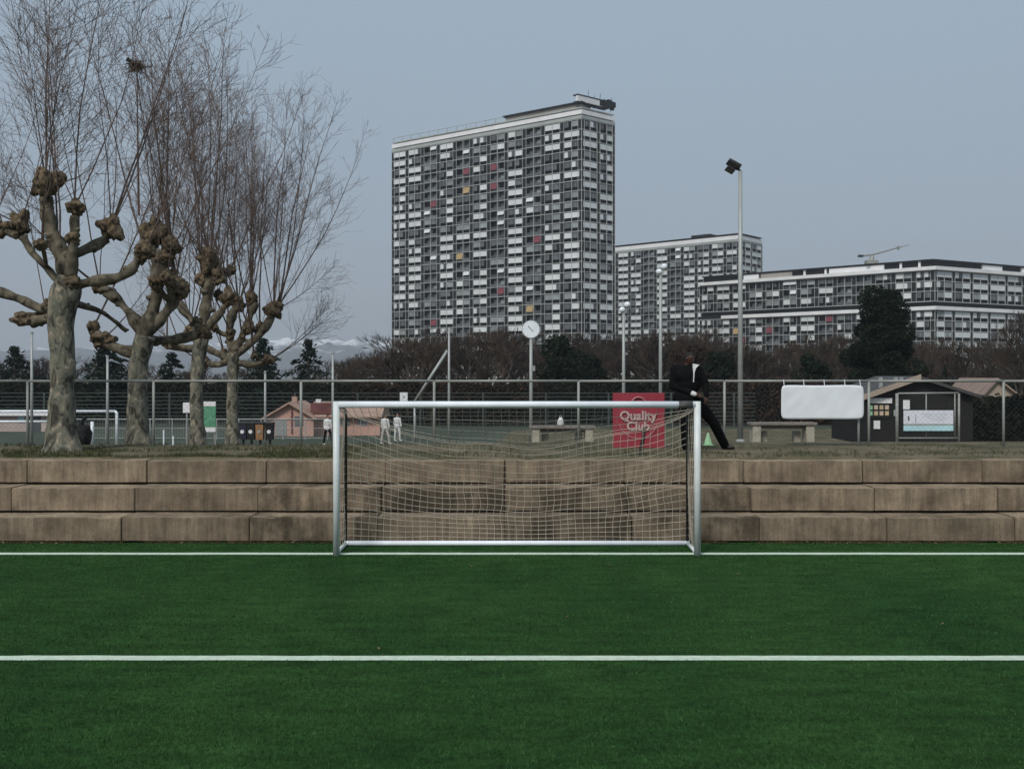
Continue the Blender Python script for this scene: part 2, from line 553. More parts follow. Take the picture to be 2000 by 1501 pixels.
# ------------------------------------------------------------------ mountains
def mountain_mat():
    m = bpy.data.materials.new('snowy_mountain')
    nt, n, l, b = nodes_of(m)
    b.inputs['Roughness'].default_value = 0.95
    ge = n.new('ShaderNodeTexCoord')
    sp = n.new('ShaderNodeSeparateXYZ'); l.new(ge.outputs['Object'], sp.inputs[0])
    nz = n.new('ShaderNodeTexNoise'); nz.inputs['Scale'].default_value = 0.016; nz.inputs['Detail'].default_value = 7; nz.inputs['Roughness'].default_value = 0.65
    l.new(ge.outputs['Object'], nz.inputs['Vector'])
    ma = n.new('ShaderNodeMath'); ma.operation = 'MULTIPLY_ADD'
    ma.inputs[1].default_value = 190.0
    l.new(nz.outputs['Fac'], ma.inputs[0]); l.new(sp.outputs['Z'], ma.inputs[2])
    mr = n.new('ShaderNodeMapRange'); mr.inputs['From Min'].default_value = 178; mr.inputs['From Max'].default_value = 212
    l.new(ma.outputs[0], mr.inputs['Value'])
    rp = n.new('ShaderNodeValToRGB'); e = rp.color_ramp.elements
    e[0].color = (0.10, 0.11, 0.12, 1); e[1].color = (0.75, 0.76, 0.78, 1)
    l.new(mr.outputs[0], rp.inputs[0]); l.new(rp.outputs[0], b.inputs['Base Color'])
    return m


mb = MB()
nx, ny = 150, 14
vs = []
for j in range(ny + 1):
    t = j / ny
    y = 2600 + 900 * t
    for i in range(nx + 1):
        x = -2300 + 2600 * i / nx
        k = math.sin(math.pi * min(1, t * 1.15) / 2)
        env = 0.92 + 0.25 * noise.noise((x * 0.0021, 2.3, 0)) + 0.13 * noise.noise((x * 0.008, 5, 0)) + 0.05 * noise.noise((x * 0.03, 9, 0))
        h = 128 * env * (0.35 + 0.65 * smooth(-2400, -700, x)) + 12
        z = -2 + h * k * (0.86 + 0.14 * noise.noise((x * 0.012, y * 0.012, 4)) + 0.2 * noise.noise((x * 0.03, y * 0.02, 7)) * (1 - t * 0.5))
        vs.append((x, y, z if t > 0 else -4))
mb.add(vs, [(j * (nx + 1) + i, j * (nx + 1) + i + 1, (j + 1) * (nx + 1) + i + 1, (j + 1) * (nx + 1) + i) for j in range(ny) for i in range(nx)])
tag(mb.build('mountains', mountain_mat(), sm=True), 'snow capped mountains on the horizon behind the plane trees', kind='structure')

# ------------------------------------------------------------------ the concrete stand
stand = thing('concrete_stand', 'three step concrete block stand behind the goal', 'stand', (0, 15.6, 0))
BL, RISE, TREAD = 1.92, 0.385, 0.54
block_me = []
for k in range(5):
    mb = MB()
    g = 0.006
    rnd = random.Random(k)
    mb.box(g, BL - g, 0, 0.62, 0.026, RISE - 0.003 * k)
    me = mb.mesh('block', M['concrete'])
    bm = bmesh.new(); bm.from_mesh(me)
    bmesh.ops.bevel(bm, geom=bm.edges[:], offset=0.008, segments=2, affect='EDGES')
    bmesh.ops.subdivide_edges(bm, edges=[e for e in bm.edges if e.calc_length() > 1], cuts=11, use_grid_fill=True)
    for v in bm.verts:
        v.co += Vector((0, 0.012 * noise.noise(v.co * 3 + Vector((k * 7, 0, 0))), 0.006 * noise.noise(v.co * 2.5 + Vector((0, k * 5, 0)))))
    chips = [(rnd.uniform(0.1, BL - 0.1), rnd.uniform(0.02, 0.06)) for _ in range(3)]
    for v in bm.verts:                       # chipped front edge
        if v.co.y < 0.03 and v.co.z > RISE - 0.05:
            for cx, cr in chips:
                if abs(v.co.x - cx) < cr * 2: v.co += Vector((0, cr * 0.35, -cr * 0.4))
    bm.to_mesh(me); bm.free()
    block_me.append(me)
patchy_me = []
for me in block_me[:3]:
    m2 = me.copy(); m2.materials.clear(); m2.materials.append(M['patchy_concrete']); patchy_me.append(m2)
rnd = random.Random(11)
for r in range(3):
    for c in range(-8, 8):
        patchy = (r, c) in ((1, -2), (0, -2), (1, -1), (1, 0), (0, 0), (1, 1), (0, 1))  # blocks behind the goal with darker patches
        o = link('block', (patchy_me[rnd.randrange(3)] if patchy else block_me[rnd.randrange(5)]), stand,
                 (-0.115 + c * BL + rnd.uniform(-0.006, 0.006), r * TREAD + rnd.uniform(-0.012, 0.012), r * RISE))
mb = MB()      # the dark fill behind the joints
for r in range(3):
    mb.box(-15.4, 15.2, 0.10 + r * TREAD, 1.55, 0.0 if r == 0 else r * RISE - 0.02, (r + 1) * RISE - 0.045)
mb.build('core_fill', mat('fill', (0.035, 0.03, 0.024), 0.95, 0.3, 5), stand)

# ------------------------------------------------------------------ grass tufts
def tufts(name, label, mats, spots, h, seed, cat='grass'):
    rnd = random.Random(seed)
    mb = MB()
    for (x, y, z, hh) in spots:
        for k in range(3):
            a = rnd.uniform(0, 6.28)
            w = 0.006
            lean = rnd.uniform(-0.5, 0.5) * hh, rnd.uniform(-0.3, 0.3) * hh
            dx, dy = math.cos(a) * w, math.sin(a) * w
            xx, yy = x + rnd.uniform(-0.03, 0.03), y + rnd.uniform(-0.03, 0.03)
            mb.add([(xx - dx, yy - dy, z - 0.01), (xx + dx, yy + dy, z - 0.01), (xx + lean[0], yy + lean[1], z + hh * rnd.uniform(0.6, 1))], [(0, 1, 2)])
    o = mb.build(name, mats)
    tag(o, label, cat, kind='stuff')


rnd = random.Random(5)
sp, sp2 = [], []
for i in range(16000):
    x = rnd.uniform(-12, 12); y = 17.0 + abs(rnd.gauss(0, 1.6))
    if y > 21.5: continue
    g = noise.noise((x * 0.7, y * 0.9, 2))
    p = 0.95 if x < -2.5 else 0.18
    if g < -0.15 or rnd.random() > p: continue
    (sp if rnd.random() < (0.75 if x < -2.5 else 0.3) else sp2).append((x, y, gz(x, y), rnd.uniform(0.03, 0.10)))
tufts('grass', 'short green winter grass along the top of the stand', M['grass'], sp, 0.08, 1)
tufts('dry_grass', 'brown dry grass along the top of the stand', M['dry_grass'], sp2, 0.08, 2)
sp = [(rnd.uniform(-14, 14), 15.6 - abs(rnd.gauss(0, 0.03)), 0.0, rnd.uniform(0.015, 0.06)) for i in range(5200)]
sp = [s for s in sp if noise.noise((s[0] * 1.3, 4, 0)) > -0.25]
tufts('moss_strip', 'brownish moss and dead grass at the foot of the stand', M['dry_grass'], sp, 0.05, 3)

# ------------------------------------------------------------------ the goal
GX0, GX1, GY, GH = -2.456, 2.592, 14.5, 2.108
goal = thing('football_goal', 'white football goal with sagging net in front of the concrete stand', 'goal', ((GX0 + GX1) / 2, GY, 0))


def part(mb, name, mats, t, sm=False, bev=0.0):
    return rel(mb, t).build(name, mats, t, sm, bev=bev)


for gx in (GX0, GX1):
    part(MB().tube([(gx, GY, 0), (gx, GY, GH + 0.045)], 0.047, 14), 'post', M['goal_post'], goal, True)
part(MB().tube([(GX0 + 0.03, GY, GH), (GX1 - 0.03, GY, GH)], 0.047, 14), 'crossbar', M['white_metal'], goal, True)
part(MB().tube([(2.33, GY, GH), (2.525, GY, GH)], 0.0505, 14), 'dark_tape', M['tape'], goal, True)
GB, GT = 15.32, 1.99
for gx in (GX0, GX1):
    part(MB().tube([(gx, GY, GH - 0.04), (gx, GY + 0.4, GH - 0.05), (gx, GB - 0.05, GT + 0.02), (gx, GB, GT - 0.05), (gx, GB, 0.04)], 0.022, 8), 'rear_upright', M['dark_metal'], goal, True)
    part(MB().tube([(gx, GY + 0.04, 0.035), (gx, GB, 0.035)], 0.03, 8), 'side_ground_bar', M['goal_post'], goal, True)
part(MB().tube([(GX0 - 0.02, GB, 0.04), (GX1 + 0.02, GB, 0.04)], 0.038, 10), 'rear_ground_bar', M['white_metal'], goal, True)

NR = 0.0039
W = GX1 - GX0


def net_top(u):      # sagging rear top edge, u in 0..1
    s = 2 * u - 1
    return GT - 0.06 - 0.47 * (1 - abs(s) ** 2.0) + 0.025 * math.sin(u * 19) + 0.02 * noise.noise((u * 9, 0, 0))


def net_back(u, v):
    """v 0 = rear top edge, 1 = ground bar"""
    zt = net_top(u)
    z = zt + (0.05 - zt) * v
    s = 2 * u - 1
    sag = 0.10 * math.sin(v * math.pi) * (1 - s * s) + 0.03 * noise.noise((u * 6, v * 4, 0))
    bell = 0.16 * math.sin(v * math.pi * 0.9) * (1 - s * s)
    x = GX0 + W * u + 0.05 * noise.noise((u * 7, v * 5, 4)) * math.sin(v * math.pi)
    return Vector((x, GB - 0.10 * (1 - v) * (1 - abs(s)) + bell * 0.7, z - sag))


def net_roof(u, v):
    """v 0 = crossbar, 1 = rear top edge"""
    b = net_back(u, 0)
    a = Vector((GX0 + W * u, GY + 0.03, GH - 0.04))
    p = a.lerp(b, v)
    s = 2 * u - 1
    p.z -= 0.14 * math.sin(v * math.pi) * (1 - s * s)
    return p


mb = MB()
NC, NRB, NRR = 46, 18, 5
for i in range(NC + 1):
    u = i / NC
    mb.tube([net_back(u, j / 16) for j in range(17)], NR, 3, cap=False)
    mb.tube([net_roof(u, j / 8) for j in range(9)], NR, 3, cap=False)
for j in range(NRB + 1):
    mb.tube([net_back(i / 60, j / NRB) for i in range(61)], NR, 3, cap=False)
for j in range(1, NRR):
    mb.tube([net_roof(i / 60, j / NRR) for i in range(61)], NR, 3, cap=False)
part(mb, 'net', M['net'], goal)['kind'] = 'stuff'
for gx in (GX0, GX1):
    mb = MB()

    def side(a, v, gx=gx):
        y = GY + 0.03 + (GB - GY - 0.03) * a
        zt = GH - 0.06 + (GT - 0.03 - GH + 0.06) * a
        return Vector((gx + 0.035 * math.sin(v * 5 + a * 3) * math.sin(math.pi * a) * 0.8, y, zt + (0.05 - zt) * v))
    for i in range(8):
        mb.tube([side(i / 7, j / 12) for j in range(13)], NR, 3, cap=False)
    for j in range(18):
        mb.tube([side(i / 7, j / 17) for i in range(8)], NR, 3, cap=False)
    part(mb, 'side_net', M['net'], goal)['kind'] = 'stuff'

# ------------------------------------------------------------------ terrace fence
FY = 20.0
fence = thing('terrace_fence', 'waist high chain link fence with round top rail along the terrace', 'fence', (0, FY, TERR))
ft = EYE - (744 - YH) * FY / F
fpx = [-440, -150, 54, 300, 588, 848, 1130, 1415, 1697, 1960, 2240, 2520]
fx = [(p - 1000) * FY / F for p in fpx]
for x in fx:
    part(MB().tube([(x, FY, TERR - 0.1), (x, FY, ft)], 0.026, 8), 'fence_post', M['fence_metal'], fence, True)
for a, b in zip(fx[:-1], fx[1:]):
    part(MB().tube([(a + 0.01, FY, ft), (b - 0.01, FY, ft + 0.004)], 0.024, 8), 'top_rail', M['fence_metal'], fence, True)
mb = MB()
h = ft - TERR - 0.02
x = fx[0]
while x < fx[-1]:
    for sgn in (1, -1):
        x2 = x + sgn * h
        mb.tube([(x, FY - 0.004 * sgn, TERR + 0.02), (x2, FY - 0.004 * sgn, TERR + h)], 0.0011, 3, cap=False)
    x += 0.1
part(mb, 'wire_mesh', M['wire'], fence)['kind'] = 'stuff'

# ------------------------------------------------------------------ text helper
def text_mesh(s, size, bold=0.0, depth=0.006):
    c = bpy.data.curves.new('txt', 'FONT')
    c.body = s; c.size = size; c.align_x = 'CENTER'; c.align_y = 'CENTER'
    c.extrude = depth; c.offset = bold; c.resolution_u = 3
    o = bpy.data.objects.new('txt', c)
    COL.objects.link(o)
    dg = bpy.context.evaluated_depsgraph_get()
    me = bpy.data.meshes.new_from_object(o.evaluated_get(dg))
    bpy.data.objects.remove(o)
    bpy.data.curves.remove(c)
    return me


# ------------------------------------------------------------------ red club sign
SY = 19.55
M['red'] = mat('sign_red', (0.27, 0.032, 0.05), 0.6, 0.1, 5)
M['pink'] = mat('sign_pink', (0.47, 0.33, 0.32), 0.6, 0.06, 5)
M['rose'] = mat('sign_rose', (0.36, 0.13, 0.145), 0.6, 0.06, 5)
a, b = P(1197, 767, SY), P(1298, 874, SY)
sign = thing('club_sign', 'square red sign reading Quality Club in front of the terrace fence', 'sign', ((a.x + b.x) / 2, SY, b.z))
part(MB().box(a.x, b.x, SY, SY + 0.03, b.z, a.z), 'sign_board', M['red'], sign, bev=0.006)
k = (b.x - a.x) / 101.0


def sp_(px, py):
    return Vector((a.x + (px - 1197) * k, SY - 0.022, a.z - (py - 767) * (a.z - b.z) / 107.0))


for txt, px, py, sz in (('Quality', 1246, 812, 0.235), ('Club', 1246, 832, 0.225)):
    me = text_mesh(txt, sz, 0.0075)
    me.materials.append(M['pink'])
    o = link('lettering', me, sign)
    o.rotation_euler = (R(90), 0, 0)
    o.location = sp_(px, py) - sign.location
mb = MB()
cc = sp_(1247, 818)
ring = [(cc.x + 0.37 * math.cos(t), SY - 0.004, cc.z + 0.37 * math.sin(t)) for t in [R(195 + i * 150 / 28) for i in range(29)]]
mb.tube(ring, 0.013, 6)
mb.tube([sp_(1234, 783), sp_(1240, 777), sp_(1247, 775), sp_(1254, 777), sp_(1260, 783)], 0.02, 6)
part(mb, 'ring_emblem', M['rose'], sign)
for px in (1201, 1294):
    q = sp_(px, 874)
    part(MB().tube([(q.x, SY + 0.05, TERR - 0.05), (q.x, SY + 0.05, a.z - 0.05)], 0.018, 6), 'sign_leg', M['fence_metal'], sign)

# short dark stake leaning in front of it
q0, q1 = P(1252.5, 889, 17.75), P(1259, 835, 17.85)
q0.z = TERR - 0.01
t = thing('dark_stake', 'short dark forked stake leaning in front of the red sign', 'stake', q0)
part(MB().tube([q0 + Vector((0.0, 0, 0.16)), q0.lerp(q1, 0.6), q1], [0.034, 0.034, 0.03], 8), 'shaft', mat('stake', (0.02, 0.007, 0.007), 0.7, 0.3, 9), t, True)
for s in (-1, 1):
    part(MB().tube([q0 + Vector((s * 0.028, 0, 0)), q0 + Vector((s * 0.018, 0, 0.17))], 0.015, 6), 'foot', M['dark_metal'], t)

# training cone
c = P(1383, 869, 20.3); c.z = gz(c.x, 20.3)
t = thing('training_cone', 'small pale green training cone beside the tall light pole', 'cone', c)
mg = mat('cone_green', (0.36, 0.62, 0.36), 0.5, 0.08, 8)
MB().lathe([(0.085, 0.012), (0.08, 0.03), (0.03, 0.2), (0.018, 0.235), (0.012, 0.24)], 16).build('cone_body', mg, t, True)
MB().box(-0.1, 0.1, -0.1, 0.1, 0, 0.014).build('cone_base', mg, t, bev=0.004)

# white tarpaulin on the fence
TY = 19.93
a, b = P(1525, 752, TY), P(1686, 818, TY)
tarp = thing('white_banner', 'blank white tarpaulin banner tied to the terrace fence', 'banner', ((a.x + b.x) / 2, TY, b.z))
mb = MB()
nx, nz = 40, 16
vs = []
for layer in (0, 1):
    for j in range(nz + 1):
        for i in range(nx + 1):
            u, v = i / nx, j / nz
            x = a.x + (b.x - a.x) * u
            z = b.z + (a.z - b.z) * v
            cu = 2 * u - 1; cv = 2 * v - 1
            z += 0.012 * cv * -(abs(cu) ** 14) * 1.6 + 0.004 * math.sin(u * 9 + 1) * (1 if v > 0.5 else -0.3)
            x += -0.03 * cu * abs(cv) ** 8
            y = TY - 0.035 - layer * -0.006 + 0.009 * noise.noise((x * 2.3 + z * 1.7, z * 2, 0)) + 0.006 * noise.noise((x * 6 - z * 5, z * 3, 5))
            vs.append((x, y, z))
n1 = (nx + 1) * (nz + 1)
fs = []
for j in range(nz):
    for i in range(nx):
        q = j * (nx + 1) + i
        fs.append((q, q + 1, q + nx + 2, q + nx + 1))
        fs.append((n1 + q, n1 + q + nx + 1, n1 + q + nx + 2, n1 + q + 1))
edge = [i for i in range(nx + 1)] + [j * (nx + 1) + nx for j in range(1, nz + 1)] + [nz * (nx + 1) + i for i in range(nx - 1, -1, -1)] + [j * (nx + 1) for j in range(nz - 1, 0, -1)]
for i in range(len(edge)):
    p, q = edge[i], edge[(i + 1) % len(edge)]
    fs.append((q, p, p + n1, q + n1))
mb.add(vs, fs)
part(mb, 'sheet', mat('tarp', (0.70, 0.735, 0.77), 0.5, 0.04, 3), tarp, True)
q = P(1677, 0, TY + 0.06)
part(MB().tube([(q.x, TY + 0.06, TERR - 0.05), (q.x, TY + 0.06, a.z - 0.1)], 0.024, 8), 'support_post', M['grey_metal'], tarp, True)
for px in (1531, 1570, 1610, 1650, 1680):
    q = P(px, 752, TY)
    part(MB().tube([(q.x, TY - 0.03, q.z - 0.03), (q.x + 0.004, TY + 0.04, ft + 0.03)], 0.006, 4), 'tie', M['white_metal'], tarp)

# ------------------------------------------------------------------ people (one continuous remeshed body, clothes as children)
def blob(mbm, chain, n=10):
    """tapered limb with round joints"""
    for p, r in chain:
        m = Matrix.Translation(p) @ Matrix.Diagonal((r, r, r, 1))
        bmesh.ops.create_icosphere(mbm, subdivisions=2, radius=1.0, matrix=m)
    for (p, r), (q, s) in zip(chain[:-1], chain[1:]):
        d = Vector(q) - Vector(p)
        if d.length < 1e-6: continue
        rot = d.to_track_quat('Z', 'Y').to_matrix().to_4x4()
        bmesh.ops.create_cone(mbm, cap_ends=True, segments=n, radius1=r, radius2=s, depth=d.length,
                              matrix=Matrix.Translation((Vector(p) + Vector(q)) / 2) @ rot)


def ell(mbm, c, r, rot=None):
    m = Matrix.Translation(c) @ (rot or Matrix.Identity(4)) @ Matrix.Diagonal((*r, 1))
    bmesh.ops.create_icosphere(mbm, subdivisions=3, radius=1.0, matrix=m)


def grow(name, fn, material, parent, voxel=0.012, sm=2):
    bm = bmesh.new()
    fn(bm)
    me = bpy.data.meshes.new(name)
    bm.to_mesh(me); bm.free()
    o = link(name, me)
    md = o.modifiers.new('r', 'REMESH'); md.mode = 'VOXEL'; md.voxel_size = voxel
    if sm:
        ms = o.modifiers.new('s', 'SMOOTH'); ms.iterations = sm; ms.factor = 0.5
    dg = bpy.context.evaluated_depsgraph_get()
    m2 = bpy.data.meshes.new_from_object(o.evaluated_get(dg))
    bpy.data.objects.remove(o)
    bpy.data.meshes.remove(me)
    m2.name = name
    m2.materials.clear(); m2.materials.append(material)
    m2.polygons.foreach_set('use_smooth', [True] * len(m2.polygons))
    return link(name, m2, parent)


V = Vector


def hand(bm, w, d, side, s=1.0):
    """palm with four fingers and a thumb, hanging along d (unit) from wrist w; side = thumb direction"""
    d = d.normalized(); side = (side - d * side.dot(d)).normalized()
    nrm = d.cross(side)
    palm = w + d * 0.045 * s
    rot = Matrix((side, nrm, d)).transposed().to_4x4()
    ell(bm, palm, (0.04 * s, 0.017 * s, 0.05 * s), rot)
    for k, (off, ln) in enumerate(((0.03, 0.07), (0.011, 0.08), (-0.009, 0.074), (-0.027, 0.058))):
        b0 = palm + side * off * s + d * 0.035 * s
        b1 = b0 + (d * 0.55 + nrm * 0.15).normalized() * ln * 0.5 * s
        b2 = b1 + (d * 0.6 + nrm * 0.6).normalized() * ln * 0.5 * s
        blob(bm, [(b0, 0.0095 * s), (b1, 0.009 * s), (b2, 0.0075 * s)], 6)
    t0 = palm + side * 0.03 * s - d * 0.015 * s
    t1 = t0 + (side * 0.8 + d * 0.6).normalized() * 0.03 * s
    t2 = t1 + (side * 0.3 + d * 0.9 + nrm * 0.4).normalized() * 0.028 * s
    blob(bm, [(t0, 0.012 * s), (t1, 0.0105 * s), (t2, 0.0085 * s)], 6)


def person(label, loc, J, skin, cloth, hairm, shoem, rz=0.0, voxel=0.012, group=None, extra=None, bulk=1.0):
    """J: joints in the person's own frame (x right in the picture, y away, z up)"""
    t = thing('person', label, 'person', loc, rz, group)
    hd, nk = J['head'], J['neck']
    look = J.get('look', V((0, -1, 0))).normalized()
    up = (hd - nk).normalized()
    rt = look.cross(up).normalized() * -1
    rot = Matrix((rt, look * -1, up)).transposed().to_4x4()

    def fbody(bm):
        ell(bm, hd, (0.074, 0.093, 0.112), rot)
        ell(bm, hd + look * 0.022 - up * 0.062, (0.052, 0.062, 0.055), rot)       # jaw
        blob(bm, [(hd + look * 0.088 + up * 0.004, 0.012), (hd + look * 0.108 - up * 0.022, 0.016)], 6)   # nose
        ell(bm, hd + look * 0.086 - up * 0.058, (0.024, 0.012, 0.008), rot)       # mouth
        ell(bm, hd + look * 0.078 + up * 0.022, (0.05, 0.014, 0.012), rot)        # brow
        for s in (-1, 1):
            ell(bm, hd + rt * s * 0.077 - up * 0.012, (0.014, 0.022, 0.032), rot)
        blob(bm, [(hd - up * 0.06, 0.056), (nk, 0.056), (nk - up * 0.05, 0.062)])
        blob(bm, [(nk - V((0, 0, 0.07)), 0.09), (J['hip'] + V((0, 0, 0.06)), 0.1)])
        for s in 'lr':
            blob(bm, [(nk - V((0, 0, 0.05)), 0.05), (J['sh' + s], 0.046), (J['el' + s], 0.036), (J['wr' + s], 0.026)])
            dv = J.get('hd' + s) or (J['wr' + s] - J['el' + s])
            hand(bm, J['wr' + s], dv, J.get('th' + s, V((0, -1, 0))))
            blob(bm, [(J['hip'], 0.09), (J['hi' + s], 0.075), (J['kn' + s], 0.05), (J['an' + s], 0.036)])
            blob(bm, [(J['an' + s], 0.036), (J['an' + s] + J.get('ft' + s, V((0, -0.14, 0))) - V((0, 0, 0.04)), 0.03)])
    grow('body', fbody, skin, t, voxel)

    def fcoat(bm):
        rr = 0.145 * bulk
        sc = Matrix.Diagonal((1, 1, 1, 1))
        mid = (nk + J['hip']) / 2
        ell(bm, nk.lerp(J['hip'], 0.27), (0.19 * bulk, 0.13 * bulk, 0.2))
        ell(bm, mid, (0.172 * bulk, 0.125 * bulk, 0.22))
        ell(bm, J['hip'] + V((0, 0, 0.03)), (0.182 * bulk, 0.135 * bulk, 0.17))
        if bulk > 1.2:
            ell(bm, J['hip'] + V((-0.05, 0, 0.04)), (0.25, 0.16, 0.2))
        blob(bm, [(nk - V((0, 0, 0.01)), 0.072), (nk - V((0, 0, 0.09)), 0.1)])
        for s in 'lr':
            blob(bm, [(nk - V((0, 0, 0.06)), 0.075), (J['sh' + s], 0.074 * bulk), (J['el' + s], 0.058 * bulk), (J['wr' + s].lerp(J['el' + s], 0.06), 0.043)])
    grow('jacket', fcoat, cloth[0], t, voxel)

    def fleg(bm):
        ell(bm, J['hip'], (0.165, 0.12, 0.12))
        for s in 'lr':
            k = J.get('leg_end' + s, 0.94)
            blob(bm, [(J['hip'], 0.105), (J['hi' + s], 0.098 * bulk), (J['kn' + s], 0.07 * bulk), (J['kn' + s].lerp(J['an' + s], k), 0.062 * bulk)])
    grow('trousers', fleg, cloth[1], t, voxel)

    def fhair(bm):
        ell(bm, hd + up * 0.018 - look * 0.014, (0.08, 0.094, 0.106), rot)
    hb = bmesh.new()
    ell(hb, hd + up * 0.014 - look * 0.012, (0.081, 0.097, 0.112), rot)
    geo = [v for v in hb.verts if (v.co - hd).dot(look) > 0.03 and (v.co - hd).dot(up) < 0.06 or (v.co - hd).dot(up) < -0.05]
    bmesh.ops.delete(hb, geom=geo, context='VERTS')
    me = bpy.data.meshes.new('hair'); hb.to_mesh(me); hb.free()
    me.materials.append(hairm); link('hair', me, t)
    for s in 'lr':
        def fsh(bm, s=s):
            an = J['an' + s]; fd = J.get('ft' + s, V((0, -0.14, 0)))
            ell(bm, an - V((0, 0, 0.02)) - fd * 0.2, (0.05, 0.055, 0.05))
            blob(bm, [(an - V((0, 0, 0.035)) - fd * 0.25, 0.04), (an - V((0, 0, 0.04)) + fd * 0.6, 0.042), (an - V((0, 0, 0.045)) + fd * 1.1, 0.034)])
        grow('shoe', fsh, shoem, t, voxel)
    if extra:
        extra(t, J)
    return t


M['skin_dark'] = mat('skin_dark', (0.045, 0.02, 0.014), 0.55, 0.12, 20)
M['skin'] = mat('skin', (0.36, 0.2, 0.14), 0.55, 0.1, 20)
M['hair'] = mat('hair', (0.008, 0.006, 0.005), 0.7, 0.3, 30)
M['coat'] = mat('coat', (0.0032, 0.0033, 0.004), 0.85, 0.3, 14, bump=0.3, spec=0.12)
M['trousers'] = mat('trousers', (0.003, 0.0032, 0.004), 0.85, 0.3, 14, bump=0.3, spec=0.12)
M['white_cloth'] = mat('white_cloth', (0.6, 0.6, 0.6), 0.8, 0.08, 10)
M['shoe'] = mat('shoe', (0.01, 0.01, 0.011), 0.5, 0.2, 20)

PD = 18.55
pk = PD / F
base = P(1344, 0, PD); base.z = TERR


def J_(px, py, dy=0.0):
    return Vector(((px - 1344) * pk, dy, EYE - (py - YH) * pk - TERR))


# feet: (1340, ground) and (1426, ground)
J = dict(
    head=J_(1346, 700, -0.03), neck=J_(1341, 716, 0.0), hip=J_(1346, 782, 0.02), look=V((0.55, -0.75, -0.2)),
    shl=J_(1320, 722, 0.03), ell=J_(1315, 753, 0.02), wrl=J_(1353, 769, -0.2), hdl=V((0.9, -0.2, -0.3)), thl=V((0, 0, 1)),
    shr=J_(1362, 722, 0.0), elr=J_(1377, 750, -0.02), wrr=J_(1377, 774, -0.16), hdr=V((-0.15, -0.25, -1)), thr=V((-1, -0.3, 0)),
    hil=J_(1337, 788, 0.02), knl=J_(1339, 832, -0.02), anl=V((-0.03, 0.04, 0.085)), ftl=V((0.06, -0.13, 0)),
    hir=J_(1362, 786, 0.03), knr=J_(1396, 824, 0.16), anr=V((0.76, 0.5, 0.085)), ftr=V((0.13, -0.03, 0)), leg_endr=0.96,
)


def white_trim(t, J):
    mb = MB()
    pts = [J_(1351, 710, -0.13), J_(1364, 712, -0.10), J_(1357, 718, -0.155), J_(1353.5, 726, -0.17), J_(1352, 746, -0.175), J_(1350.5, 746, -0.175), J_(1351, 730, -0.17), J_(1350.5, 718, -0.155)]
    n = len(pts)
    mb.add(pts + [p + V((0, 0.05, 0)) for p in pts], [tuple(range(n)), tuple(reversed(range(n, 2 * n)))] + [(i, n + i, n + (i + 1) % n, (i + 1) % n) for i in range(n)])
    mb.build('shirt_front', M['white_cloth'], t)

    def cuff(bm):
        blob(bm, [(J['wrl'].lerp(J['ell'], 0.12), 0.047), (J['wrl'].lerp(J['ell'], 0.0), 0.043)])
    grow('white_cuff', cuff, M['white_cloth'], t, 0.01)


person('person in black jacket with hands together standing wide legged behind the goal', base, J, M['skin_dark'],
       (M['coat'], M['trousers']), M['hair'], M['shoe'], voxel=0.011, extra=white_trim, bulk=1.36)


# walkers in white on the lower pitch
def walker(px, label, d, cols, h=1.78, stride=0.22, look=V((1, -0.3, 0)), seed=0):
    s = h / 1.75
    b = P(px, 0, d); b.z = gz(b.x, d) + 0.006
    J = {k: V(v) * s for k, v in dict(
        head=(0.02, 0, 1.63), neck=(0, 0, 1.46), hip=(0, 0, 0.93),
        shl=(-0.17, 0.03, 1.4), ell=(-0.21, 0.08, 1.13), wrl=(-0.15, -0.02, 0.9),
        shr=(0.17, -0.02, 1.4), elr=(0.22, -0.03, 1.12), wrr=(0.25, -0.14, 0.92),
        hil=(-0.085, 0, 0.88), knl=(-0.11 - stride * 0.2, -0.03, 0.48), anl=(-0.1 - stride * 0.6, 0.03, 0.085),
        hir=(0.085, 0, 0.88), knr=(0.12 + stride * 0.4, -0.05, 0.48), anr=(0.1 + stride * 0.7, -0.02, 0.085)).items()}
    J['look'] = look
    J['ftl'] = J['ftr'] = V((0.12, -0.07, 0))
    return person(label, b, J, M['skin'], cols, M['hair'], M['white_cloth'], voxel=0.02)


off = mat('pale_track', (0.42, 0.4, 0.37), 0.8, 0.1, 8)
walker(752, 'leftmost of the two people in white seen through the goal net', 63.5, (M['white_cloth'], off), 1.86)
walker(776, 'second person in white seen through the net right of the first', 66.5, (M['white_cloth'], M['white_cloth']), 1.8, 0.1, V((-0.6, -0.8, 0)))
walker(640, 'person in white top and dark shorts beside the left goal post', 63.0, (M['white_cloth'], M['trousers']), 1.85, 0.25)

# ------------------------------------------------------------------ poles on and behind the terrace
def pole_thing(name, label, cat, px, d, ytop, r0, r1, material, group=None, zb=None):
    b = P(px, 0, d); b.z = gz(b.x, d) if zb is None else zb
    t = thing(name, label, cat, b, group=group)
    zt = EYE - (ytop - YH) * d / F - b.z
    MB().tube([(0, 0, -0.1), (0, 0, zt * 0.5), (0, 0, zt)], [r0, (r0 + r1) / 2, r1], 10).build('pole', material, t, True)
    return t, zt


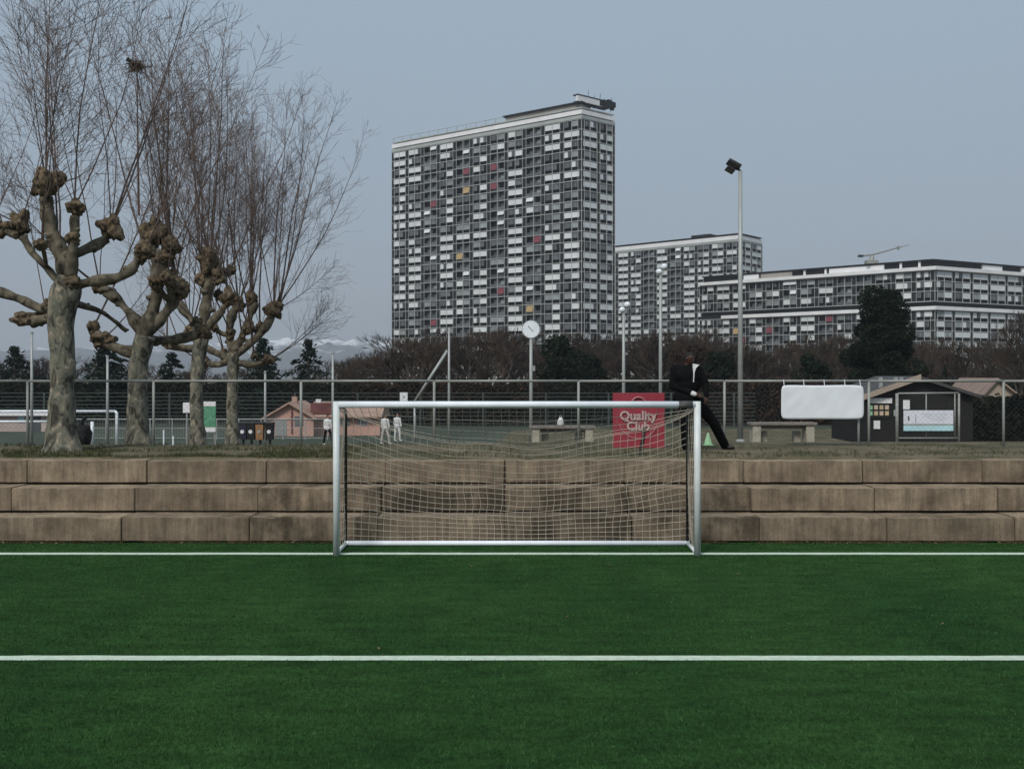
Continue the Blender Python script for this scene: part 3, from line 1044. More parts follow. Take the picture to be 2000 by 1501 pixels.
t, zt = pole_thing('floodlight', 'tall grey floodlight pole with dark twin lamp head right of the goal', 'floodlight', 1446, 30.0, 334, 0.082, 0.055, M['grey_metal'])
MB().lathe([(0.13, 0), (0.13, 0.05), (0.09, 0.09)], 12).build('base_plate', M['grey_metal'], t)
MB().tube([(0, 0, zt - 0.02), (-0.05, 0, zt + 0.06), (-0.16, 0, zt + 0.1)], 0.035, 8).build('bracket', M['dark_metal'], t, True)
for (dx, dz, w, tilt) in ((-0.19, 0.19, 0.2, -28), (-0.3, 0.03, 0.13, -30)):
    mb = MB()
    mb.box(-w, w, -0.16, 0.16, -0.045 if w > 0.15 else -0.025, 0.045 if w > 0.15 else 0.02)
    o = mb.build('lamp_head', M['dark_metal'], t, bev=0.02)
    o.location = (dx, 0, zt + dz); o.rotation_euler = (R(-12), R(-tilt), 0)
    g = MB(); g.box(-w * 0.85, w * 0.85, -0.13, 0.13, -0.052 if w > 0.15 else -0.032, -0.046 if w > 0.15 else -0.026)
    g.build('lens', mat('lens', (0.12, 0.12, 0.12), 0.2, 0.05, 5), o)

# clock
t, zt = pole_thing('pole_clock', 'round white clock on a slim pole above the crossbar', 'clock', 1037, 30.0, 660, 0.055, 0.045, M['grey_metal'])
zc = EYE - (643 - YH) * 30.0 / F - t.location.z
for nm, r, y0, y1, mt in (('clock_case', 0.262, -0.05, 0.09, M['grey_metal']), ('clock_face', 0.245, -0.058, -0.045, M['white_metal'])):
    mb = MB()
    n = 40
    mb.add([(r * math.cos(2 * math.pi * i / n), y, zc + r * math.sin(2 * math.pi * i / n)) for y in (y0, y1) for i in range(n)],
           [tuple(range(n)), tuple(reversed(range(n, 2 * n)))] + [(i, n + i, n + (i + 1) % n, (i + 1) % n) for i in range(n)])
    face = mb.build(nm, mt, t)
for ang, ln, w in ((R(130), 0.13, 0.012), (R(-38), 0.09, 0.009)):
    dx, dz = math.cos(ang), math.sin(ang)
    MB().tube([(0.0, -0.064, zc), (dx * ln, -0.064, zc + dz * ln)], w, 4).build('hand', M['fence_metal'], face)
for i in range(12):
    an = i * math.pi / 6
    MB().tube([(0.2 * math.cos(an), -0.061, zc + 0.2 * math.sin(an)), (0.226 * math.cos(an), -0.061, zc + 0.226 * math.sin(an))], 0.004, 4).build('hour_mark', M['grey_metal'], face)
MB().box(0.04, 0.12, -0.06, 0.06, zt - 0.95, zt - 0.8).build('junction_box', M['grey_metal'], t)

# thinner lamp posts
for px, d, yt, lab in ((1218, 45.0, 610, 'shorter slim lamp post rising behind the red sign'), (1290, 44.0, 536, 'taller slim lamp post rising behind the right edge of the red sign')):
    t, zt = pole_thing('lamp_post', lab, 'lamp post', px, d, yt, 0.085, 0.06, M['grey_metal'], 'slim lamp posts behind the red sign')
    MB().box(-0.12, 0.12, -0.06, 0.06, zt - 0.03, zt + 0.02).build('cross_arm', M['grey_metal'], t)
    for s, dz in ((-0.06, 0.12), (0.16, 0.34)):
        MB().lathe([(0.03, -0.12), (0.12, -0.08), (0.14, 0.02), (0.09, 0.1), (0.03, 0.12)], 12, (s, 0, zt + dz)).build('lamp', M['white_metal'], t, True)
        MB().tube([(s * 0.5, 0, zt - 0.02), (s, 0, zt + dz)], 0.025, 6).build('lamp_arm', M['grey_metal'], t)
for px, d, yt, r, lab in ((62, 58.0, 650, 0.085, 'slim pale post left of the nearest plane tree'),
                          (210, 58.0, 697, 0.08, 'slim pale post between the first and second plane tree'),
                          (518, 60.0, 727, 0.075, 'slim pale post right of the fourth plane tree'),
                          (650, 60.0, 690, 0.08, 'slim pale post above the left goal post')):
    t, zt = pole_thing('ball_net_post', lab, 'post', px, d, yt, r, r * 0.8, M['grey_metal'], 'ball net posts around the lower pitch')
    MB().lathe([(r * 1.1, -0.02), (r * 1.1, 0.05), (0.02, 0.09)], 10, (0, 0, zt)).build('cap', M['grey_metal'], t)
t, zt = pole_thing('braced_mast', 'tall thin mast with a long diagonal strut above the crossbar', 'mast', 877, 60.0, 640, 0.09, 0.06, M['grey_metal'])
a, b = P(874, 684, 60), P(810, 784, 60)
MB().tube([a - t.location, b - t.location], 0.085, 8).build('strut', M['grey_metal'], t, True)
MB().tube([b - t.location, Vector((b.x - t.location.x, 0, 0))], 0.07, 8).build('strut_foot', M['grey_metal'], t, True)

# concrete benches
def bench(label, px, d, w, h):
    b = P(px, 0, d); b.z = gz(b.x, d)
    t = thing('concrete_bench', label, 'bench', b, group='concrete benches behind the terrace fence')
    slab = mat('bench_slab', (0.19, 0.17, 0.15), 0.9, 0.2, 6, bump=0.3)
    leg = mat('bench_leg', (0.33, 0.31, 0.25), 0.9, 0.2, 6, bump=0.3)
    for k in range(3):
        mb = MB(); mb.box(-w / 2, w / 2, -0.24 + k * 0.165, -0.24 + k * 0.165 + 0.15, h - 0.07, h)
        mb.build('plank', slab, t, bev=0.012)
    mb = MB(); mb.box(-w / 2 + 0.1, w / 2 - 0.1, -0.05, 0.05, h - 0.17, h - 0.072); mb.build('under_beam', slab, t)
    for s in (-1, 1):
        x = s * (w / 2 - 0.17)
        mb = MB(); mb.box(x - 0.11, x + 0.11, -0.2, 0.2, -0.1, h - 0.075); mb.build('support', leg, t, bev=0.02)
        x2 = x - s * 0.26
        mb = MB(); mb.box(x2 - 0.09, x2 + 0.09, 0.1, 0.36, -0.1, h * 0.55); mb.build('foot_block', leg, t, bev=0.03)
    return t


bench('concrete bench seen through the goal net below the clock', 1098, 27.5, 1.75, 0.44)
bench('concrete bench below the blank white banner', 1527, 27.5, 1.75, 0.53)

q = P(1095, 0, 27.35); q.z = gz(q.x, 27.5) + 0.44
t = thing('white_bag', 'small white bag standing on the bench seen through the net', 'bag', q)
MB().lathe([(0.07, 0.0), (0.095, 0.03), (0.085, 0.14), (0.05, 0.2), (0.03, 0.23)], 12).build('bag_body', M['white_cloth'], t, True)
MB().tube([(-0.03, 0, 0.22), (-0.02, 0, 0.28), (0.02, 0, 0.28), (0.03, 0, 0.22)], 0.008, 5).build('bag_handle', M['grey_metal'], t)
# ------------------------------------------------------------------ far fence of horizontal bars along the lower pitch
t = thing('barrier_fence', 'long grey green fence of horizontal bars beyond the lower pitch', 'fence', (0, 86.0, LOW))
fh = EYE - (766 - YH) * 86.0 / F - LOW
k = 0
x = -44.0
while x <= 21.0:
    MB().box(x - 0.07, x + 0.07, -0.07, 0.07, 0, fh).build('post', M['green_metal'], t)
    x += 5.2
for i in range(9):
    z = 0.25 + (fh - 0.3) * i / 8
    MB().box(-44, 20.2, -0.03 + 0.0, 0.03, z - 0.028, z + 0.028).build('bar', M['green_metal'], t)

t = thing('pitch_rail', 'low grey wire rail fence along the lower pitch behind the plane trunks', 'fence', (0, 68.0, LOW))
x0, x1 = P(120, 0, 68).x, P(640, 0, 68).x
hr = EYE - (818 - YH) * 68 / F - LOW
n = 12
for i in range(n + 1):
    x = x0 + (x1 - x0) * i / n
    MB().tube([(x, 0, 0), (x, 0, hr)], 0.035, 6).build('post', M['grey_metal'], t)
for z, rr in ((hr, 0.03), (hr * 0.55, 0.015), (0.1, 0.015)):
    MB().tube([(x0, 0, z), (x1, 0, z)], rr, 5).build('rail', M['grey_metal'], t)
mb = MB()
for i in range(170):
    x = x0 + (x1 - x0) * i / 170
    mb.tube([(x, 0.02, 0.1), (x, 0.02, hr)], 0.006, 3, cap=False)
mb.build('wire_infill', M['grey_metal'], t)['kind'] = 'stuff'

# ------------------------------------------------------------------ foliage builders
def leaf_mesh(name, material, pts, size, rnd, aspect=1.0):
    mb = MB()
    for p in pts:
        n = Vector((rnd.gauss(0, 1), rnd.gauss(0, 1), rnd.gauss(0, 1))).normalized()
        u = n.orthogonal().normalized(); w = n.cross(u)
        s = size * rnd.uniform(0.6, 1.3)
        p = Vector(p)
        mb.add([p - u * s * aspect, p + w * s * 0.6, p + u * s * aspect, p - w * s * 0.6], [(0, 1, 2, 3)])
    return mb.mesh(name, material)


def branch_rec(mb, tw, p, d, ln, r, dep, rnd, spread=0.5, lift=0.12):
    q = p + d * ln
    mid = p.lerp(q, 0.5) + Vector((rnd.gauss(0, 1), rnd.gauss(0, 1), rnd.gauss(0, 0.5))) * ln * 0.05
    tgt = mb if dep >= 4 else tw
    tgt.tube([p, mid, q], [r, r * 0.85, r * 0.68], 4 if dep >= 4 else 3, cap=False)
    if dep == 0: return
    n = 3 if dep > 1 else 6
    for i in range(n):
        a = d.orthogonal().normalized()
        a.rotate(Matrix.Rotation(rnd.uniform(0, 6.283), 3, d))
        nd = (d + a * spread * rnd.uniform(0.5, 1.5) + Vector((0, 0, lift))).normalized()
        st = p.lerp(q, 1.0 if i == 0 else rnd.uniform(0.45, 1.0))
        branch_rec(mb, tw, st, nd, ln * rnd.uniform(0.62, 0.86), max(0.009, r * 0.62), dep - 1, rnd, spread, lift)


bare = []
for k in range(4):
    rnd = random.Random(60 + k)
    trunk, tw = MB(), MB()
    branch_rec(trunk, tw, Vector((0, 0, 0)), Vector((rnd.uniform(-.05, .05), 0, 1)), 2.0, 0.17, 6, rnd, 0.52 + 0.08 * (k % 2), 0.16)
    bare.append((trunk.mesh('trunk', M['far_bark']), tw.mesh('crown', M['far_twig'])))
# normalise heights to 1
bare_h = [max(v.co.z for v in c.vertices) for _, c in bare]


def bare_tree(px, d, ytop, k, rnd, label, group, zb=LOW, wide=1.0):
    b = P(px, 0, d); b.z = zb
    h = EYE - (ytop - YH) * d / F - zb
    s = h / bare_h[k]
    t = thing('bare_tree', label, 'tree', b, rnd.uniform(0, 6.28), group)
    t.scale = (s * wide, s * wide, s)
    link('trunk', bare[k][0], t)
    link('crown', bare[k][1], t)


rnd = random.Random(4)
def belt_label(px):
    for lim, w in ((700, 'left of the tall tower'), (770, 'at the tower\'s left corner'), (870, 'left of the braced mast'),
                   (960, 'right of the braced mast'), (1040, 'just left of the clock'), (1190, 'behind the evergreens right of the clock'),
                   (1290, 'around the slim lamp posts'), (1360, 'behind the person in black'), (1446, 'just left of the tall floodlight pole'), (1530, 'just right of the tall floodlight pole'),
                   (1600, 'above the left half of the white banner'), (1660, 'above the right half of the white banner'), (1790, 'around the big dark evergreen'),
                   (1880, 'above the clubhouse roof'), (1960, 'above the pale gable'), (9999, 'at the right edge beyond the hedge')):
        if px < lim: return 'bare brown tree in the leafless belt ' + w
for i in range(88):
    px = 645 + 1420 * (i + rnd.uniform(-0.4, 0.4)) / 88
    d = rnd.uniform(96, 150)
    yt = 640 + 14 * noise.noise((px * 0.01, 1, 0)) + rnd.uniform(-10, 28)
    if px < 770: yt = 668 + rnd.uniform(0, 25) + (770 - px) * 0.16
    if 1040 < px < 1190: yt += 10
    if px > 1450: yt += rnd.uniform(5, 32)
    bare_tree(px, d, yt, rnd.randrange(4), rnd, belt_label(px), 'leafless belt below the apartment buildings', wide=rnd.uniform(1.0, 1.4))
bare_tree(1992, 84, 596, 2, rnd, 'tallest reddish brown bare tree cut by the right edge', 'leafless belt below the apartment buildings', wide=0.8)
lab_c = 'bare brown tree behind the trunks of the plane trees'
for i in range(15):
    px = -60 + 700 * (i + rnd.uniform(-0.3, 0.3)) / 15
    bare_tree(px, rnd.uniform(98, 135), rnd.uniform(690, 722), rnd.randrange(4), rnd, lab_c + (' left of the first trunk' if px < 120 else ' between the first and second trunk' if px < 270 else ' between the second and fourth trunk' if px < 455 else ' right of the fourth trunk'), 'bare trees behind the plane trees', wide=1.4)


def conifer_mesh(seed, n, rows, ragged, material, size=0.09):
    rnd = random.Random(seed)
    pts = []
    for i in range(rows):
        z = 0.12 + 0.86 * i / (rows - 1)
        rad = (1 - z) ** 0.75 * 0.36 * rnd.uniform(1 - ragged, 1 + ragged) + 0.015
        nb = max(5, int(13 * (1 - z)) + 4)
        for b in range(nb):
            a = rnd.uniform(0, 6.28)
            rl = rad * rnd.uniform(0.7, 1.15)
            for q in range(n):
                f = math.sqrt(rnd.random())
                rr = rl * f
                pts.append((rr * math.cos(a) + rnd.gauss(0, 0.014), rr * math.sin(a) + rnd.gauss(0, 0.014), z - 0.05 * f * f + rnd.gauss(0, 0.012)))
    cm = leaf_mesh('crown', material, pts, size * 0.17, rnd, 1.6)
    tm = MB().tube([(0, 0, 0), (0, 0, 0.5), (0, 0, 0.97)], [0.025, 0.016, 0.004], 6).mesh('trunk', M['far_bark'])
    return tm, cm


con = [conifer_mesh(1, 26, 15, 0.25, M['pine']), conifer_mesh(2, 26, 13, 0.4, M['pine'])]


def conifer(px, d, ytop, wpx, k, label, zb=LOW):
    b = P(px, 0, d); b.z = zb
    h = EYE - (ytop - YH) * d / F - zb
    w = wpx * d / F / 0.74
    t = thing('conifer_tree', label, 'tree', b, px * 0.7)
    t.scale = (w, w, h)
    link('trunk', con[k][0], t); link('crown', con[k][1], t)


conifer(602, 92, 662, 150, 1, 'dark layered pine left of the tall tower under the mountains')
conifer(515, 90, 660, 150, 0, 'dark conifer behind the fourth plane tree')
conifer(335, 93, 688, 140, 1, 'dark conifer between the second and third plane trunks')
conifer(210, 90, 664, 190, 0, 'blue green conifer between the first and second plane trunks')
conifer(28, 92, 676, 170, 1, 'dark conifer at the left edge behind the nearest plane tree')
conifer(1845, 90, 712, 45, 0, 'small narrow conifer right of the big dark evergreen')


def leafy(px, d, ytop, wpx, seed, label, material, n=9000, size=0.16, zb=LOW, cat='tree', name='evergreen_tree', lobes=16, flat=1.0, zlow=0.12, cone=False):
    rnd = random.Random(seed)
    b = P(px, 0, d); b.z = zb
    h = EYE - (ytop - YH) * d / F - zb
    w = wpx * d / F / 2
    t = thing(name, label, cat, b)
    cl = []
    for i in range(lobes):
        z = zlow + (0.93 - zlow) * (i + 0.5) / lobes
        k = math.sin(math.pi * min(1, max(0, (z - zlow * 0.4)) / (1.05 - zlow * 0.4)) ** 0.8) ** 0.6
        if cone: k = 1.3 * max(0.1, 1.0 - z) ** 0.6
        for q in range(3):
            a = rnd.uniform(0, 6.28)
            rr = w * k * rnd.uniform(0.3, 0.8)
            cl.append((Vector((rr * math.cos(a), rr * math.sin(a) * flat, z * h)), w * rnd.uniform(0.22, 0.42)))
    pts = []
    for i in range(n):
        c, r = cl[rnd.randrange(len(cl))]
        v = Vector((rnd.gauss(0, 1), rnd.gauss(0, 1), rnd.gauss(0, 1))).normalized() * r * rnd.uniform(0.55, 1.0) ** 0.5
        v.z *= 0.8
        pts.append(c + v)
    trunk = MB().tube([(0, 0, -0.1), (0.05, 0, h * 0.5), (0, 0, h * 0.85)], [w * 0.09 + 0.05, w * 0.06 + 0.03, 0.03], 7)
    for i in range(8):
        c = cl[rnd.randrange(len(cl))][0]
        trunk.tube([(0.03, 0, c.z * 0.7), c], [0.06, 0.02], 4)
    trunk.build('trunk', M['far_bark'], t)
    link('crown', leaf_mesh('crown', material, pts, size, rnd), t)


leafy(1719, 82, 556, 168, 21, 'big dark evergreen tree in front of the low apartment wing', M['evergreen'], 42000, 0.11, zlow=0.2, cone=True)
leafy(1095, 94, 655, 120, 22, 'dark green bushy evergreen right of the clock', M['evergreen'], 9000, 0.15)
leafy(1160, 95, 690, 70, 23, 'low dark green shrub tree left of the slim lamp posts', M['evergreen'], 5000, 0.15)
leafy(1405, 93, 682, 80, 24, 'dark green shrub tree left of the tall floodlight pole', M['evergreen'], 6000, 0.15)
leafy(1590, 93, 690, 90, 25, 'dark green shrub tree above the blank white banner', M['evergreen'], 6000, 0.15)
leafy(1350, 97, 668, 110, 26, 'olive brown bushy tree behind the person in black', M['brown_hedge'], 6000, 0.13)

# hedges
def hedge_mesh(seed, L, Dp, H, n, material):
    rnd = random.Random(seed)
    pts = []
    for i in range(n):
        x = rnd.uniform(-L / 2, L / 2)
        top = H * (0.9 + 0.12 * noise.noise((x * 0.5, seed, 0)) + 0.08 * noise.noise((x * 1.7, seed, 3)))
        if rnd.random() < 0.75:
            pts.append((x, -Dp / 2 + abs(rnd.gauss(0, 0.25)), top * rnd.random()))
        else:
            pts.append((x, rnd.uniform(-Dp / 2, Dp / 2), top + rnd.gauss(0, 0.12)))
    return leaf_mesh('leaves', material, pts, 0.17, rnd)


def hedge(px0, px1, d, ytop, seed, label, material, zb=LOW, n=7000):
    a, b = P(px0, 0, d), P(px1, 0, d)
    H = EYE - (ytop - YH) * d / F - zb
    L = b.x - a.x
    t = thing('hedge', label, 'hedge', ((a.x + b.x) / 2, d, zb))
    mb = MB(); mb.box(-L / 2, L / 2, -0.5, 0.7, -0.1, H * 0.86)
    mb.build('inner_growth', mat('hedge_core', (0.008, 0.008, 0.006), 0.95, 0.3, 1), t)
    link('leaves', hedge_mesh(seed, L, 1.6, H, n, material), t)


hedge(-260, 330, 91, 744, 1, 'long dark green hedge behind the two nearest plane trunks', M['hedge'], n=9000)
hedge(330, 700, 90, 742, 2, 'dark hedge behind the pink house roof', M['hedge'], n=6500)
hedge(690, 1060, 89, 742, 3, 'dark brownish hedge behind the left half of the crossbar', M['brown_hedge'], n=6500)
hedge(1050, 1330, 90, 738, 4, 'dark hedge between the clock and the red sign', M['hedge'], n=5000)
hedge(1320, 1700, 89, 738, 5, 'dark brownish hedge behind the person and the white banner', M['brown_hedge'], n=6500)
hedge(1690, 2300, 88, 742, 6, 'dark hedge behind the clubhouse at the right', M['hedge'], n=9000)
hedge(1870, 2080, 66, 772, 7, 'dark green hedge in front of the pale gable at the right edge', M['hedge'], n=4200)

# ------------------------------------------------------------------ apartment buildings
BM = [mat('bw_dark', (0.006, 0.007, 0.008), 0.5, 0.3, 0.4, spec=0.15),          # 0 dark glass
      mat('bw_grey', (0.095, 0.106, 0.115), 0.4, 0.3, 0.5, spec=0.4, rnd=0.4),  # 1 grey glass
      mat('bw_light', (0.25, 0.275, 0.28), 0.5, 0.2, 0.5, rnd=0.3),               # 2 curtains
      mat('bw_white', (0.62, 0.65, 0.66), 0.5, 0.06, 0.5, rnd=0.08),              # 3 closed shutter
      mat('bw_red', (0.17, 0.04, 0.055), 0.7, 0.15, 0.5),                          # 4 awning
      mat('bw_yellow', (0.38, 0.27, 0.13), 0.7, 0.15, 0.5),                        # 5
      mat('bw_frame', (0.25, 0.26, 0.26), 0.6, 0.1, 0.5)]                          # 6 frame
B_SLAB = mat('slab_edge', (0.37, 0.385, 0.38), 0.7, 0.12, 0.4)
B_MULL = mat('mullion', (0.42, 0.435, 0.43), 0.6, 0.1, 0.4)
B_PIL = mat('pilaster', (0.009, 0.0105, 0.011), 0.6, 0.3, 0.4)
B_CORE = mat('core', (0.008, 0.009, 0.01), 0.8, 0.2, 0.3)
B_PALE = mat('pale_band', (0.34, 0.37, 0.355), 0.7, 0.1, 0.3)
B_WHITE = mat('white_band', (0.72, 0.72, 0.73), 0.6, 0.08, 0.3)
B_BEIGE = mat('beige_band', (0.3, 0.28, 0.25), 0.7, 0.1, 0.3)
wcache = {}


def window_mesh(w, fh, st):
    """bay window: st = (left, right) states W L G D H, or ('B', colour) for a loggia"""
    key = (round(w, 2), fh, st)
    if key in wcache: return wcache[key]
    mb = MB()
    if st[0] == 'B':
        mb.box(0.02, w - 0.02, 1.05, 1.15, 0.05, fh - 0.05, 0)
        mb.box(w / 2 - 0.09, w / 2 + 0.09, 0.05, 1.0, 0.1, fh - 0.1, 6)
        mb.box(0.03, w / 2 - 0.12, 0.1, 0.16, 0.1, fh * 0.33, 1)
        mb.box(w / 2 + 0.12, w - 0.03, 0.1, 0.16, 0.1, fh * 0.33, 1)
        c = st[1]
        if c in (4, 5, 3):
            s = st[2]
            x0, x1 = ((0.1, w / 2 - 0.15), (w / 2 + 0.15, w - 0.1), (0.1, w - 0.1))[s]
            z1, z0 = fh * 0.93, fh * (0.25 if c != 3 else 0.5)
            mb.add([(x0, 0.05, z1), (x1, 0.05, z1), (x1, -0.35, z0), (x0, -0.35, z0), (x0, 0.12, z1), (x1, 0.12, z1), (x1, -0.28, z0), (x0, -0.28, z0)],
                   [(0, 3, 2, 1), (4, 5, 6, 7), (0, 1, 5, 4), (3, 7, 6, 2), (0, 4, 7, 3), (1, 2, 6, 5)], c)
        else:
            mb.box(0.5, w / 2 - 0.5, 0.95, 1.0, 0.3, fh * 0.8, 1)
            mb.box(w / 2 + 0.4, w - 0.5, 0.95, 1.0, 0.3, fh * 0.8, 2 if c == 2 else 1)
    else:
        mw = w / 2
        for k, s in enumerate(st):
            x0 = k * mw + 0.07; x1 = (k + 1) * mw - 0.07
            mb.box(x0, x1, 0.55, 0.6, 0.05, fh * 0.36, 0)
            z0, z1 = fh * 0.37, fh * 0.93
            mid = (x0 + x1) / 2
            if s == 'W':
                mb.box(x0, x1, 0.0, 0.08, z0, z1, 3)
            elif s == 'H':
                mb.box(x0, mid - 0.04, 0.0, 0.08, z0, z1, 3)
                mb.box(mid + 0.04, x1, 0.1, 0.16, z0, z1, 1)
            elif s == 'L':
                mb.box(x0, mid - 0.04, 0.07, 0.13, z0, z1, 2)
                mb.box(mid + 0.04, x1, 0.07, 0.13, z0, z1, 2)
            elif s == 'G':
                mb.box(x0, mid - 0.04, 0.1, 0.16, z0, z1, 1)
                mb.box(mid + 0.04, x1, 0.1, 0.16, z0, z1, 1)
            else:
                mb.box(x0, mid - 0.04, 0.1, 0.16, z0, z1, 1)
                mb.box(mid + 0.04, x1, 0.16, 0.22, z0, z1, 0)
            mb.box(mid - 0.04, mid + 0.04, 0.02, 0.14, z0, z1, 6)
    me = mb.mesh('window', BM)
    wcache[key] = me
    return me


def place_local(o, O, ang, u, z, org):
    o.location = (O.x + math.cos(ang) * u - org.x, O.y + math.sin(ang) * u - org.y, z - org.z)
    o.rotation_euler = (0, 0, ang)


class Building:
    def __init__(s, name, label, org):
        s.t = thing(name, label, 'building', org)
        s.org = s.t.location.copy()
        s.win = []

    def oriented(s, mb, name, O, ang, material, u=0.0, z=0.0):
        o = mb.build(name, material, s.t)
        place_local(o, O, ang, u, z, s.org)
        return o

    def facade(s, A, B, nb, ztop, nf, fh, rnd, pil=1.25, loggia=(), white=0.34, red=0.12, light_pil=False):
        A = Vector((*A, 0)); B = Vector((*B, 0))
        L = (B - A).length
        ang = math.atan2(B.y - A.y, B.x - A.x)
        bw = L / nb
        zb = ztop - nf * fh
        for i in range(nf + 1):
            z = ztop - i * fh
            mb = MB(); mb.box(0.0, L, -0.06, 1.25, -0.1, 0.08)
            s.oriented(mb, 'slab_edge', A, ang, B_SLAB, 0, z)
        for b in range(nb + 1):
            w0 = pil / 2 if 0 < b < nb else pil * 0.45
            c = b * bw if 0 < b < nb else (w0 if b == 0 else L - w0)
            mb = MB(); mb.box(-w0, w0, 0.03, 1.24, 0, ztop - zb - 0.12)
            s.oriented(mb, 'pilaster', A, ang, B_PIL, c, zb + 0.08)
            for sg in (-1, 1):
                mb = MB(); mb.box(-0.04, 0.04, -0.1, 0.06, 0, ztop - zb - 0.12)
                s.oriented(mb, 'pilaster_edge', A, ang, B_MULL, c + sg * (w0 + 0.02), zb + 0.08)
        for b in range(nb):
            u0 = b * bw + pil / 2 + 0.08
            w = bw - pil - 0.16
            mb = MB(); mb.box(-0.06, 0.06, -0.11, 0.05, 0, ztop - zb - 0.12)
            s.oriented(mb, 'mullion', A, ang, B_MULL, u0 + w / 2, zb + 0.08)
            for f in range(nf):
                z = ztop - (f + 1) * fh + 0.08
                if b in loggia:
                    r = rnd.random()
                    if r < red: st = ('B', 4, rnd.randrange(2))
                    elif r < red + 0.03: st = ('B', 5, rnd.randrange(2))
                    elif r < red + 0.16: st = ('B', 3, rnd.randrange(3))
                    elif r < red + 0.40: st = (rnd.choice('WGL'), rnd.choice('GWGL'))
                    else: st = ('B', rnd.choice((0, 0, 2)))
                else:
                    def one():
                        r = rnd.random()
                        return 'W' if r < white else 'H' if r < white + 0.14 else 'L' if r < white + 0.3 else 'G' if r < white + 0.52 else 'D'
                    if rnd.random() < white * 0.6: st = ('W', 'W')
                    else: st = (one(), one())
                s.win.append((A, ang, u0, z, w, fh - 0.18, st))

    def finish(s, limit=300):
        """the windows that show largest as parts, the rest joined"""
        def size(q):
            A, ang, u, z = q[:4]
            x, y = A.x + math.cos(ang) * u, A.y + math.sin(ang) * u
            low = 0 if z > 12 else 40
            off = 200 if abs(x / y * F) > 1000 else 0
            return math.hypot(x, y) + low + off
        ws = sorted(s.win, key=size)
        for (A, ang, u, z, w, fh, st) in ws[:limit]:
            o = link('window', window_mesh(w, fh, st), s.t)
            place_local(o, A, ang, u, z, s.org)
        if ws[limit:]:
            mb = MB()
            for (A, ang, u, z, w, fh, st) in ws[limit:]:
                me = window_mesh(w, fh, st)
                c, sn = math.cos(ang), math.sin(ang)
                ox, oy = A.x + c * u - s.org.x, A.y + sn * u - s.org.y
                vs = [(ox + c * v.co.x - sn * v.co.y, oy + sn * v.co.x + c * v.co.y, z - s.org.z + v.co.z) for v in me.vertices]
                o0 = len(mb.v)
                mb.v += vs
                for p in me.polygons:
                    mb.f.append(tuple(o0 + i for i in p.vertices)); mb.m.append(p.material_index)
            o = mb.build('further_windows', BM, s.t)
            o['kind'] = 'stuff'

    def prism(s, name, poly, z0, z1, material):
        mb = MB().prism([(p[0] - s.org.x, p[1] - s.org.y) for p in poly], z0 - s.org.z, z1 - s.org.z)
        return mb.build(name, material, s.t)


def inset(A, B, C, d):
    """corner polyline A-B-C (left to right as seen) pushed inwards by d"""
    A, B, C = Vector(A), Vector(B), Vector(C)
    n1 = Vector((-(B - A).y, (B - A).x)).normalized(); n2 = Vector((-(C - B).y, (C - B).x)).normalized()
    h = (n1 + n2).normalized()
    k = d / max(0.2, h.dot(n1))
    return A + n1 * d, B + h * k, C + n2 * d


def quad_core(A, B, C, d, deep=None):
    a, b, c = inset(A, B, C, d)
    e = Vector(a) + (Vector(C) - Vector(B))
    return [tuple(a), tuple(b), tuple(c), tuple(e)]


FH = 2.75
# --- tall tower
A, B, C = (-37.4, 323.0), (18.8, 280.0), (28.6, 288.4)
bl = Building('apartment_tower', 'tallest dark apartment tower with white shutters and red awnings', (18.8, 280.0, LOW))
rnd = random.Random(31)
ZT = 72.1
bl.prism('core_wall', quad_core(A, B, C, 1.2), LOW, ZT + 0.05, B_CORE)
bl.facade(A, B, 11, ZT, 26, FH, rnd, loggia=(2, 4, 6, 8), white=0.33, red=0.11)
bl.facade(B, C, 2, ZT, 26, FH, rnd, pil=1.1, white=0.42)
bl.prism('parapet', quad_core(A, B, C, -0.15), ZT + 0.12, ZT + 1.0, B_PALE)
bl.prism('attic', quad_core(A, B, C, 0.9), ZT + 1.0, ZT + 1.35, B_CORE)
bl.prism('cornice', quad_core(A, B, C, -0.1), ZT + 1.35, ZT + 2.5, B_WHITE)
bl.prism('attic', quad_core(A, B, C, 1.6), ZT + 2.5, ZT + 3.0, B_CORE)
bl.prism('roof_slab', quad_core(A, B, C, 0.3), ZT + 3.0, ZT + 3.3, B_PALE)


def along(A, B, t0, t1, d0, d1):
    A, B = Vector(A), Vector(B)
    n = Vector((-(B - A).y, (B - A).x)).normalized()
    return [tuple(A.lerp(B, t0) + n * d0), tuple(A.lerp(B, t1) + n * d0), tuple(A.lerp(B, t1) + n * d1), tuple(A.lerp(B, t0) + n * d1)]


bl.prism('roof_rail', along(A, B, 0.0, 0.62, 0.25, 0.4), ZT + 4.45, ZT + 4.6, B_PALE)
for i in range(12):
    bl.prism('rail_post', along(A, B, 0.005 + i * 0.052, 0.007 + i * 0.052, 0.27, 0.38), ZT + 3.3, ZT + 4.45, B_PALE)
bl.prism('penthouse', along(A, B, 0.62, 0.985, 1.2, 6), ZT + 3.3, ZT + 4.6, B_BEIGE)
bl.prism('penthouse_roof', along(A, B, 0.61, 0.995, 0.6, 6.5), ZT + 4.6, ZT + 5.0, B_PIL)
bl.prism('sky_sign', along(B, C, -0.05, 0.82, 0.8, 1.6), ZT + 4.9, ZT + 6.5, B_WHITE)
bl.prism('sky_sign_dark_band', along(B, C, -0.06, 0.84, 0.9, 2.4), ZT + 4.45, ZT + 4.88, B_PIL)  # dark band below the white sky sign
bl.prism('sky_sign_frame', along(B, C, -0.06, 0.86, 0.7, 2.6), ZT + 6.5, ZT + 6.75, B_PIL)
rnd = random.Random(3)
